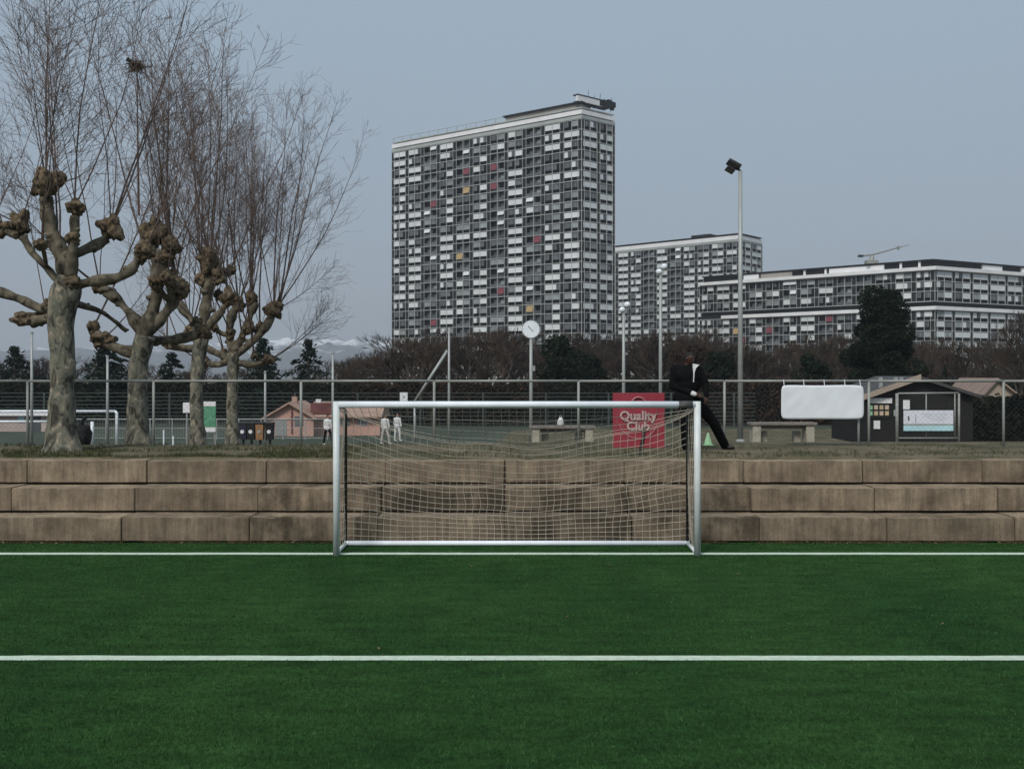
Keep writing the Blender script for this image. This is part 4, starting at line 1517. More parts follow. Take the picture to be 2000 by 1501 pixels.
for i in range(9):
    q = Vector(B).lerp(Vector(C), 0.55 + 0.05 * i)
    hh = rnd.uniform(0.8, 2.4)
    bl.prism('roof_unit', [(q.x, q.y + 1), (q.x + 0.9, q.y + 1.6), (q.x + 0.5, q.y + 2.2), (q.x - 0.4, q.y + 1.6)], ZT + 4.4 + rnd.uniform(0, 1.2), ZT + 5.6 + hh * 0.7, B_PIL)
for i in range(5):
    q = Vector(B).lerp(Vector(C), 0.2 + 0.17 * i)
    mb = MB().tube([(0, 0, 0), (rnd.uniform(-0.4, 0.6), 0, rnd.uniform(3.5, 5))], 0.06, 4)
    o = mb.build('antenna', B_PIL, bl.t); o.location = (q.x - bl.org.x, q.y + 2 - bl.org.y, ZT + 4 - bl.org.z)
bl.finish()

# --- second tower
C0 = Vector((81.5, 371.0)); dl = Vector((-40.3, 36.0)) / 9
A, B, C = tuple(C0 + dl * 11), tuple(C0), (92.8, 384.5)
bl = Building('apartment_block', 'shorter apartment block behind the tall tower and the floodlight pole', (81.5, 371.0, LOW))
rnd = random.Random(47)
ZT = 50.9
bl.prism('core_wall', quad_core(A, B, C, 1.2), LOW, ZT + 0.05, B_CORE)
bl.facade(A, B, 11, ZT, 19, FH, rnd, loggia=(4, 6), white=0.46, red=0.06)
bl.facade(B, C, 2, ZT, 19, FH, rnd, pil=1.1, white=0.6)
bl.prism('parapet', quad_core(A, B, C, -0.12), ZT + 0.12, ZT + 0.9, B_PALE)
bl.prism('cornice', quad_core(A, B, C, 0.25), ZT + 0.9, ZT + 2.3, B_WHITE)
bl.prism('attic', quad_core(A, B, C, 1.0), ZT + 2.3, ZT + 2.7, B_CORE)
bl.prism('roof_slab', quad_core(A, B, C, 0.0), ZT + 2.7, ZT + 2.95, B_PIL)
bl.prism('roof_house', along(A, B, 0.68, 0.80, 1.5, 6), ZT + 2.95, ZT + 4.0, B_PIL)
bl.finish()

# --- low long wing at the right
A, B = Vector((59.4, 328.0)), Vector((113.4, 278.0))
dr = (Vector((146.0, 296.0)) - B).normalized()
C = B + dr * 52
bl = Building('apartment_wing', 'long lower apartment wing with white cornices at the right', (113.4, 278.0, LOW))
rnd = random.Random(83)
ZT = 31.0
a, b, c = inset(A, B, C, 1.2)
nl = Vector((-(B - A).y, (B - A).x)).normalized(); nr = Vector((-(C - B).y, (C - B).x)).normalized()


def wing(d, deep):
    a, b, c = inset(A, B, C, d)
    e, f, g = inset(A, B, C, deep)
    return [tuple(a), tuple(b), tuple(c), tuple(g), tuple(f), tuple(e)]


bl.prism('core_wall', wing(1.2, 15), LOW, ZT, B_CORE)
bl.facade(A, B, 13, ZT, 3, FH, rnd, loggia=(3, 5, 8, 9), white=0.26, red=0.08)
bl.facade(B, C, 7, ZT, 3, FH, rnd, pil=1.1, white=0.64)
bl.prism('cornice', wing(-0.9, 13), ZT + 0.1, ZT + 1.05, B_WHITE)
bl.prism('attic', wing(2.2, 13), ZT + 1.05, ZT + 2.9, B_CORE)
bl.prism('roof_slab', wing(1.2, 14), ZT + 2.9, ZT + 3.2, B_PIL)
for (t0, t1) in ((0.20, 0.27), (0.28, 0.42), (0.58, 0.8)):
    bl.prism('attic_wall', along(A, B, t0, t1, 1.6, 4), ZT + 1.05, ZT + 2.7, B_WHITE if t0 != 0.28 else B_BEIGE)
for (t0, t1) in ((0.42, 0.58), (0.75, 0.98)):
    bl.prism('attic_wall', along(B, C, t0, t1, 1.6, 4), ZT + 1.05, ZT + 2.7, B_WHITE)
for t0 in (0.47, 0.56, 0.86, 0.93):
    bl.prism('attic_pier', along(A, B, t0, t0 + 0.008, 1.7, 2.6), ZT + 1.05, ZT + 2.8, B_WHITE)
z2 = ZT - 3 * FH
bl.prism('recessed_storey', wing(2.6, 14), z2 - 1.35, z2 - 0.12, B_CORE)
bl.prism('lower_cornice', [tuple(p) for p in (lambda w: [Vector(w[0]).lerp(Vector(w[1]), 0.11), w[1], w[2], w[3], w[4], Vector(w[5]).lerp(Vector(w[4]), 0.11)])(wing(-0.7, 13))], z2 - 2.35, z2 - 1.36, B_WHITE)
z3 = z2 - 2.4
bl.facade(tuple(A), tuple(B), 13, z3, 6, FH, rnd, loggia=(2, 4, 7), white=0.3, red=0.06)
bl.facade(tuple(B), tuple(C), 7, z3, 6, FH, rnd, pil=1.1, white=0.5)
bl.finish(limit=180)

# roof crane on the wing
q = P(1702, 505, 292); q.z = ZT + 3.2
t = thing('roof_crane', 'grey window cleaning crane arm on the roof of the lower wing', 'crane', q)
m = M['fence_metal']
MB().box(-1.6, 1.6, -1.2, 1.2, 0, 0.9).build('carriage', m, t)
MB().tube([(0, 0, 0.9), (0.3, 0, 2.3)], [0.8, 0.5], 8).build('turret', m, t)
MB().tube([(-3.2, 0, 2.2), (0.3, 0, 2.6), (7.6, 0, 4.6), (10.8, 0, 5.4)], [0.32, 0.3, 0.2, 0.08], 6).build('jib', m, t)
MB().box(-3.7, -2.4, -0.5, 0.5, 1.9, 2.5).build('counterweight', M['dark_metal'], t)
MB().box(7.3, 7.9, -0.3, 0.3, 4.0, 5.0).build('winch', m, t)

# low canopy roof in front of the tall tower
q = P(990, 682, 205); q.z = LOW
t = thing('white_canopy', 'flat white canopy roof at the foot of the tall tower', 'canopy', q)
zz = EYE - (682 - YH) * 205 / F - LOW
MB().box(-10.5, 4.0, -2.5, 2.5, zz - 0.45, zz + 0.45).build('canopy_roof', B_WHITE, t)
for x in (-9, -3, 2.6):
    MB().box(x - 0.9, x + 0.9, -0.6, 0.6, 0, zz - 0.45).build('pillar', B_PALE, t)

# ------------------------------------------------------------------ houses and small things on the lower ground
pinkw = mat('pink_render', (0.46, 0.28, 0.23), 0.85, 0.12, 0.8)
pinkr = mat('pink_roof', (0.36, 0.24, 0.19), 0.85, 0.15, 1.2)
redr = mat('red_roof', (0.14, 0.055, 0.055), 0.85, 0.2, 2)


def gable_house(name, label, px_l, px_r, px_apex, y_apex, y_eave, d, depth, wall, roof, zb=LOW, over=0.25, th=0.14):
    a, b, c = P(px_l, y_eave, d), P(px_r, y_eave, d), P(px_apex, y_apex, d)
    t = thing(name, label, 'house', ((a.x + b.x) / 2, d, zb))
    o = t.location
    l_, r_, x_, ze, za = a.x - o.x, b.x - o.x, c.x - o.x, a.z - zb, c.z - zb
    mb = MB()
    poly = [(l_, 0), (r_, 0), (r_, ze), (x_, za), (l_, ze)]
    vs = [(x, 0, z) for x, z in poly] + [(x, depth, z) for x, z in poly]
    mb.add(vs, [(0, 1, 2, 3, 4), (9, 8, 7, 6, 5)] + [(i, 5 + i, 5 + (i + 1) % 5, (i + 1) % 5) for i in range(5)])
    mb.build('wall', wall, t)
    for (xe, xa) in ((l_ - over, x_), (r_ + over, x_)):
        s = (za - ze) / (x_ - (l_ if xe < x_ else r_))
        zz = za + s * (xe - x_)
        y0, y1 = -over * 1.4, depth + over
        vs = [(xe, y0, zz + 0.02), (xa, y0, za + 0.02), (xa, y1, za + 0.02), (xe, y1, zz + 0.02)]
        vs += [(x, y, z + th) for x, y, z in vs]
        MB().add(vs, [(3, 2, 1, 0), (4, 5, 6, 7), (0, 1, 5, 4), (1, 2, 6, 5), (2, 3, 7, 6), (3, 0, 4, 7)]).build('roof', roof, t)
    return t, (l_, r_, x_, ze, za)


t, g = gable_house('pink_house', 'small pink gabled house left of the goal beyond the bank', 520, 612, 566, 789, 816, 72, 5, pinkw, pinkr)
l_, r_, x_, ze, za = g
MB().box(x_ + 0.1, x_ + 0.22, -0.06, 0.02, 0.2, za - 0.3).build('drain_pipe', redr, t)
MB().box(x_ - 0.18, x_ + 0.18, 1.5, 1.9, za - 0.1, za + 0.5).build('chimney', pinkr, t)
mb = MB(); mb.box(l_, r_, -0.05, 0.005, ze - 0.12, ze - 0.04); mb.build('ledge', pinkr, t)
MB().box(r_ - 1.3, r_ - 0.7, -0.03, 0.03, 0.7, 1.4).build('window', BM[1], t)
MB().box(-1.0, -0.2, -0.03, 0.03, 0.05, 1.2).build('door', BM[6], t)
# long low annexe
a, b = P(608, 806, 73), P(742, 806, 73)
t = thing('pink_annexe', 'long low pink building with dark red roof behind the left goal post', 'house', ((a.x + b.x) / 2, 73, LOW))
w = (b.x - a.x) / 2
zt = a.z - LOW
MB().box(-w, w, 0, 4, 0, zt - 0.15).build('wall', pinkw, t)
mb = MB(); mb.add([(-w - .2, -0.5, zt - 0.2), (w + .2, -0.5, zt - 0.2), (w + .2, 2, zt + 0.75), (-w - .2, 2, zt + 0.75), (-w - .2, 4.4, zt - 0.2), (w + .2, 4.4, zt - 0.2),
                   (-w - .2, -0.5, zt - 0.32), (w + .2, -0.5, zt - 0.32), (w + .2, 4.4, zt - 0.32), (-w - .2, 4.4, zt - 0.32)],
                  [(0, 1, 2, 3), (3, 2, 5, 4), (6, 9, 8, 7), (0, 6, 7, 1), (4, 5, 8, 9), (0, 3, 4, 9, 6), (1, 7, 8, 5, 2)])
mb.build('roof', pinkr, t)
MB().box(-w + 0.0, -w + 1.55, -0.3, 1.2, zt - 0.05, zt + 0.7).build('red_dormer', redr, t)
MB().box(-w + 0.2, -w + 0.55, 0.6, 1.0, zt - 0.1, zt + 0.95).build('chimney', B_WHITE, t)
for x in (-1.4, -0.3, 0.9):
    MB().box(x, x + 0.6, -0.03, 0.02, 0.7, 1.3).build('window', BM[2], t)

# clubhouse at the right
t, g = gable_house('clubhouse', 'dark clubhouse with beige gable edge behind the wire gate', 1692, 1900, 1792, 741, 775, 46, 5, mat('club_wall', (0.011, 0.010, 0.010), 0.8, 0.25, 1.5), mat('club_roof', (0.06, 0.058, 0.06), 0.8, 0.2, 2), zb=gz(17, 46) - 0.1)
l_, r_, x_, ze, za = g
mb = MB()
mb.add([(l_ - .3, -0.42, ze - 0.14), (x_, -0.42, za), (x_, -0.42, za + 0.24), (l_ - .3, -0.42, ze + 0.1), (l_ - .3, -0.36, ze - 0.14), (x_, -0.36, za), (x_, -0.36, za + 0.24), (l_ - .3, -0.36, ze + 0.1)],
       [(0, 1, 2, 3), (7, 6, 5, 4), (0, 4, 5, 1), (1, 5, 6, 2), (2, 6, 7, 3), (3, 7, 4, 0)])
mb.build('barge_board', mat('barge', (0.34, 0.28, 0.22), 0.8, 0.1, 2), t)
for cx in (1727, 1757, 1768):
    q = P(cx, 0, 46).x - t.location.x
    MB().box(q - 0.07, q + 0.07, 0.4, 0.6, ze - 0.2, za + 0.1).build('vent_pipe', M['grey_metal'], t)


def on_wall(name, x0, x1, y0, y1, d, t, material, dy=-0.03):
    a, b = P(x0, y0, d), P(x1, y1, d)
    o = t.location
    mb = MB(); mb.box(a.x - o.x, b.x - o.x, dy - 0.03, dy + 0.02, b.z - o.z, a.z - o.z)
    return mb.build(name, material, t)


on_wall('light_strip', 1697, 1741, 777, 787, 46, t, B_WHITE, -0.06)
panelm = [mat('menu_a', (0.25, 0.5, 0.3), 0.6, 0.1, 3), mat('menu_b', (0.5, 0.4, 0.25), 0.6, 0.1, 3), mat('menu_c', (0.55, 0.42, 0.34), 0.6, 0.1, 3)]
mboard = on_wall('menu_board', 1694, 1737, 789, 815, 46, t, M['dark_metal'])
for r in range(2):
    for c in range(4):
        x = 1695.5 + c * 10.6; y = 791 + r * 11.5
        on_wall('menu_panel', x, x + 7, y, y + 8, 46, t, panelm[0 if c == 0 else 1 + (c + r) % 2], -0.075)
on_wall('notice_sheet', 1706, 1718, 821, 837, 46, t, B_WHITE)
on_wall('wall_lamp', 1745, 1750, 800, 812, 46, t, B_PALE)
on_wall('door', 1756, 1790, 790, 866, 46, t, M['black'], -0.02)

# pale gable at the right edge
t, g = gable_house('pale_house', 'pale beige house gable peeking over the hedge at the right edge', 1905, 2002, 1946, 742, 786, 76, 6,
                   mat('pale_wall', (0.34, 0.28, 0.22), 0.85, 0.12, 0.8), mat('pale_roof', (0.27, 0.2, 0.17), 0.85, 0.15, 1.5))
MB().box(-0.5, 0.1, -0.03, 0.02, g[3] - 0.7, g[3] + 0.1).build('window', BM[1], t)

# wire gate with its sign
GYD = 32.0
q = P(1813, 0, GYD); q.z = gz(q.x, GYD)
gate = thing('wire_gate', 'tall wire mesh gate in front of the clubhouse at the right', 'gate', q)
for px, r in ((1752, 0.05), (1873, 0.035)):
    a, b = P(px, 768, GYD), P(px, 870, GYD)
    part(MB().tube([(a.x, GYD, q.z - 0.1), (a.x, GYD, a.z)], r, 8), 'gate_post', M['fence_metal'], gate, True)
a, b = P(1754, 768, GYD), P(1872, 767, GYD)
part(MB().tube([a, b], 0.028, 8), 'top_bar', M['fence_metal'], gate, True)
a, b = P(1754, 855, GYD), P(1872, 855, GYD)
part(MB().tube([a, b], 0.02, 8), 'bottom_bar', M['fence_metal'], gate, True)
for px in (1809, 1865):
    a, b = P(px, 768, GYD), P(px, 855, GYD)
    part(MB().tube([a, b], 0.02, 8), 'upright', M['fence_metal'], gate, True)
mb = MB()
for i in range(40):
    px = 1755 + i * 3
    mb.tube([P(px, 769, GYD), P(px, 854, GYD)], 0.0014, 3, cap=False)
for i in range(28):
    mb.tube([P(1755, 770 + i * 3, GYD), P(1871, 770 + i * 3, GYD)], 0.0014, 3, cap=False)
part(mb, 'mesh_infill', M['wire'], gate)['kind'] = 'stuff'

SD = 31.9
a, b = P(1765, 801, SD), P(1862, 841, SD)
sg = thing('white_blue_sign', 'white sign with pale blue lower stripe hung on the wire gate', 'sign', ((a.x + b.x) / 2, SD, b.z))
w, hh = (b.x - a.x) / 2, a.z - b.z
MB().box(-w, w, 0, 0.025, hh * 0.34, hh).build('sign_board', mat('sign_white', (0.66, 0.68, 0.74), 0.5, 0.05, 3), sg)
MB().box(-w, w, -0.004, 0.022, 0, hh * 0.25).build('blue_stripe', mat('sign_cyan', (0.42, 0.66, 0.7), 0.5, 0.08, 3), sg)
MB().box(-w, w, 0.002, 0.02, hh * 0.25, hh * 0.34).build('grey_line', M['grey_metal'], sg)
ink = mat('ink', (0.3, 0.31, 0.36), 0.6, 0.1, 5)
MB().box(-w * 0.83, -w * 0.77, -0.004, 0.0, hh * 0.5, hh * 0.72).build('mark', M['tape'], sg)
MB().box(-w * 0.53, -w * 0.5, -0.004, 0.0, hh * 0.38, hh * 0.8).build('mark', ink, sg)
for i in range(4):
    MB().box(-w * 0.3 + 0.1 * i, w * (0.75 - 0.1 * (i % 2)), -0.004, 0.0, hh * (0.82 - 0.1 * i) - 0.008, hh * (0.82 - 0.1 * i)).build('faint_line', ink, sg)
a, b = P(1764, 781, SD), P(1777, 799, SD)
ns = thing('paper_notice', 'small blank white notice above the white and blue sign', 'notice', ((a.x + b.x) / 2, SD, b.z))
MB().box(-(b.x - a.x) / 2, (b.x - a.x) / 2, 0, 0.01, 0, a.z - b.z).build('sheet', B_WHITE, ns, bev=0.003)
MB().tube([(0, 0.005, a.z - b.z - 0.02), (0, 0.1, a.z - b.z + 0.02)], 0.006, 4).build('tie', M['dark_metal'], ns)

# goal on the lower pitch, left
GD = 61.0
a = P(228, 0, GD)
g2 = thing('far_goal', 'white goal frame on the lower pitch behind the nearest plane tree', 'goal', (a.x - 2.5, GD, LOW))
H2 = EYE - (803 - YH) * GD / F
X0, X1 = a.x - 9.0, a.x
for x in (X0, X1):
    part(MB().tube([(x, GD, LOW), (x, GD, H2 - 0.1), (x - 0.1 if x == X1 else x + 0.1, GD, H2)], 0.085, 10), 'post', M['white_metal'], g2, True)
    part(MB().tube([(x, GD, LOW + 0.05), (x, GD + 2.0, LOW + 0.05)], 0.05, 8), 'ground_bar', M['white_metal'], g2, True)
part(MB().tube([(X0 + 0.1, GD, H2), (X1 - 0.1, GD, H2)], 0.085, 10), 'crossbar', M['white_metal'], g2, True)
g3 = thing('small_goal', 'smaller white goal standing inside the far goal left of the nearest trunk', 'goal', (P(60, 0, 63).x, 63, LOW))
xx0, xx1, hz = P(-90, 0, 63).x, P(180, 0, 63).x, EYE - (823 - YH) * 63 / F
for x in (xx0, xx1):
    part(MB().tube([(x, 63, LOW), (x, 63, hz)], 0.1, 8), 'post', M['white_metal'], g3, True)
part(MB().tube([(xx0, 63, hz), (xx1 - 2.6, 63, hz)], 0.075, 8), 'crossbar', M['white_metal'], g3, True)

# pale hut behind the far goal
a, b = P(-60, 806, 78), P(98, 806, 78)
t = thing('pale_hut', 'pale pinkish flat hut behind the far goal at the left edge', 'hut', ((a.x + b.x) / 2, 78, LOW))
w = (b.x - a.x) / 2; zt = a.z - LOW
MB().box(-w, w, 0, 3, 0, zt - 0.2).build('wall', mat('hut_wall', (0.4, 0.33, 0.31), 0.85, 0.12, 0.6), t)
MB().box(-w - 0.2, w + 0.2, -0.4, 3.2, zt - 0.2, zt).build('roof', B_WHITE, t)
q = P(41, 833, 78)
MB().box(q.x - t.location.x - 0.2, q.x - t.location.x + 0.25, -0.05, 0.0, 0.7, 1.3).build('window', mat('pane', (0.4, 0.6, 0.62), 0.3, 0.05, 2), t)
MB().box(w - 1.6, w - 0.7, -0.04, 0.0, 0, 1.4).build('door', BM[1], t)

# green information board
d = 40.0
a, b = P(395, 784, d), P(421, 843, d)
t = thing('information_board', 'green information board with white top and bottom bands beside the third trunk', 'board', ((a.x + b.x) / 2, d, gz(a.x, d)))
w = (b.x - a.x) / 2
zb0, zt0 = b.z - t.location.z, a.z - t.location.z
hh = zt0 - zb0
MB().box(-w, w, 0, 0.05, zb0 + hh * 0.16, zt0 - hh * 0.16).build('green_panel', mat('board_green', (0.05, 0.2, 0.11), 0.6, 0.2, 8, col2=(0.14, 0.34, 0.22)), t)
for z0, z1 in ((zb0, zb0 + hh * 0.15), (zt0 - hh * 0.15, zt0)):
    MB().box(-w, w, -0.004, 0.046, z0, z1).build('white_band', B_WHITE, t)
for x in (-w + 0.04, w - 0.04):
    MB().box(x - 0.03, x + 0.03, 0.052, 0.1, -0.1, zt0).build('leg', M['fence_metal'], t)

# row of bins with round stickers
d = 40.0
zg = gz(P(500, 0, d).x, d)
for i, (px, cm, lab) in enumerate(((475, (0.02, 0.018, 0.04), 'leftmost dark bin with a round white sticker beside the fourth trunk'),
                                   (491, (0.012, 0.012, 0.016), 'second dark bin with a round white sticker in the row'),
                                   (508, (0.3, 0.16, 0.075), 'orange bin in the row of dark bins'),
                                   (527, (0.008, 0.008, 0.01), 'black bin on a post at the right end of the row'))):
    a, b = P(px - 7.6, 824, d), P(px + 7.6, 858, d)
    t = thing('recycling_bin', lab, 'bin', ((a.x + b.x) / 2, d, zg), group='row of bins behind the plane trees')
    w = (b.x - a.x) / 2
    z0, z1 = b.z - zg, a.z - zg
    m = mat('bin', cm, 0.6, 0.15, 4)
    mb = MB()
    n = 5
    vs = [(-w * 0.86, -0.13, z0), (w * 0.86, -0.13, z0), (w, -0.15, z1 - 0.08), (-w, -0.15, z1 - 0.08), (-w * 0.86, 0.15, z0), (w * 0.86, 0.15, z0), (w, 0.18, z1 - 0.08), (-w, 0.18, z1 - 0.08)]
    mb.add(vs, [(0, 1, 2, 3), (7, 6, 5, 4), (0, 4, 5, 1), (1, 5, 6, 2), (2, 6, 7, 3), (3, 7, 4, 0)])
    mb.build('bin_body', m, t)
    MB().box(-w - 0.01, w + 0.01, -0.17, 0.2, z1 - 0.078, z1).build('lid', M['dark_metal'], t, bev=0.02)
    n = 16
    zc = z0 + (z1 - z0) * 0.46
    MB().add([(0.075 * math.cos(6.2832 * k / n), -0.165, zc + 0.075 * math.sin(6.2832 * k / n)) for k in range(n)] + [(0.075 * math.cos(6.2832 * k / n), -0.13, zc + 0.075 * math.sin(6.2832 * k / n)) for k in range(n)],
             [tuple(range(n))] + [(k, n + k, n + (k + 1) % n, (k + 1) % n) for k in range(n)]).build('sticker', B_WHITE if i != 2 else B_BEIGE, t)
    MB().box(-0.04, 0.04, 0.0, 0.08, -0.1, z0).build('stand', M['dark_metal'], t)

# small signs and bits on the far side
d = 85.7
a, b = P(781, 766, d), P(796, 783, d)
t = thing('fence_sign', 'small white square sign on the bar fence above the crossbar', 'sign', ((a.x + b.x) / 2, d, b.z))
w, hh = (b.x - a.x) / 2, a.z - b.z
MB().box(-w, w, -0.02, 0.05, 0, hh).build('sign_board', B_WHITE, t)
MB().box(-w * 0.25, w * 0.25, -0.028, -0.022, hh * 0.35, hh * 0.6).build('mark', M['grey_metal'], t)
d = 60
a, b = P(358, 786, d), P(372, 806, d)
t = thing('post_box', 'small white box on a post beside the third plane trunk', 'sign', ((a.x + b.x) / 2, d, gz(a.x, d)))
w = (b.x - a.x) / 2
MB().box(-w, w, -0.1, 0.1, b.z - t.location.z, a.z - t.location.z).build('box', B_WHITE, t, bev=0.03)
MB().box(-0.04, 0.04, -0.04, 0.04, -0.1, b.z - t.location.z).build('post', M['fence_metal'], t)
q = P(160, 0, 24); q.z = gz(q.x, 24)
t = thing('rubbish_sack', 'dark rubbish sack slumped behind the nearest plane trunk', 'sack', q)
bm = bmesh.new(); bmesh.ops.create_icosphere(bm, subdivisions=3, radius=0.24)
for v in bm.verts:
    v.co.z *= 1.25
    v.co += v.co.normalized() * 0.05 * noise.noise(v.co * 7)
    v.co.z = max(v.co.z, -0.22)
me = bpy.data.meshes.new('bag'); bm.to_mesh(me); bm.free(); me.materials.append(M['black'])
link('bag', me, t, (0, 0, 0.2))
MB().tube([(0, 0, 0.48), (0.02, 0, 0.58), (0.07, 0, 0.64)], [0.05, 0.03, 0.06], 8).build('knot', M['black'], t, True)
# mini goal
d = 61.5
q = P(329, 0, d); q.z = LOW
t = thing('mini_goal', 'tiny white mini goal between the second and third plane trunks', 'goal', q)
for s, hgt in ((-0.28, 1.0), (0.28, 0.62)):
    MB().tube([(s, 0, 0), (s, 0, hgt)], 0.05, 8).build('post', M['white_metal'], t)
MB().tube([(-0.28, 0, 0.05), (0.28, 0, 0.05)], 0.045, 8).build('ground_bar', M['white_metal'], t)

# ------------------------------------------------------------------ pollarded plane trees
def lumpy(c, rx, ry, rz, seed, knobs=7, sub=4):
    bm = bmesh.new()
    bmesh.ops.create_icosphere(bm, subdivisions=sub, radius=1.0)
    rnd = random.Random(seed)
    kn = [(Vector((rnd.gauss(0, 1), rnd.gauss(0, 1), rnd.gauss(0, 1))).normalized(), rnd.uniform(0.8, 0.93), rnd.uniform(-0.22, 0.34)) for _ in range(knobs * 4)]
    for v in bm.verts:
        n = v.co.normalized()
        k = 0
        for q, c0, amp in kn:
            a = max(0, n.dot(q) - c0) / (1 - c0)
            k += amp * a * a * (3 - 2 * a)
        s = 0.92 + k + 0.3 * noise.noise(n * 2.2 + Vector((seed, 0, 0))) + 0.16 * noise.noise(n * 7 + Vector((0, seed, 0)))
        v.co = Vector((n.x * rx * s, n.y * ry * s, n.z * rz * s)) + c
    return bm


def shoot(mb, p, d, ln, r, rnd, twigs, tl):
    """a long straight pollard shoot with side twigs"""
    pts, dd = [p], d.copy()
    n = 7
    for i in range(n):
        dd = (dd + Vector((rnd.gauss(0, 0.045), rnd.gauss(0, 0.045), 0.06))).normalized()
        pts.append(pts[-1] + dd * ln / n)
    mb.tube(pts, [r * (1 - 0.88 * i / n) for i in range(n + 1)], 4, cap=False)
    for k in range(twigs):
        f = rnd.uniform(0.2, 1.0) ** 0.8
        i = min(n - 1, int(f * n))
        b = pts[i].lerp(pts[i + 1], f * n - i)
        ax = (pts[i + 1] - pts[i]).normalized()
        o = ax.orthogonal().normalized(); o.rotate(Matrix.Rotation(rnd.uniform(0, 6.28), 3, ax))
        td = (ax * 0.75 + o * rnd.uniform(0.5, 1.15) + Vector((0, 0, 0.05))).normalized()
        L = tl * rnd.uniform(0.4, 1.2) * (1.25 - 0.75 * f)
        rr = max(0.0042, r * 0.36 * (1 - 0.6 * f))
        m = b + td * L * 0.5 + Vector((rnd.gauss(0, 0.03), rnd.gauss(0, 0.03), 0.02))
        e = m + (td + Vector((0, 0, 0.25))).normalized() * L * 0.5
        mb.tube([b, m, e], [rr, rr * 0.75, 0.0035], 3, cap=False)
        for q in range(6 if L > 0.8 else 4):
            s = b.lerp(m, rnd.uniform(0.3, 1)) if rnd.random() < 0.5 else m.lerp(e, rnd.random())
            o2 = td.orthogonal().normalized(); o2.rotate(Matrix.Rotation(rnd.uniform(0, 6.28), 3, td))
            sd = (td * 0.7 + o2 * 0.6 + Vector((0, 0, 0.2))).normalized()
            mb.tube([s, s + sd * L * rnd.uniform(0.25, 0.5)], [rr * 0.6, 0.003], 3, cap=False)


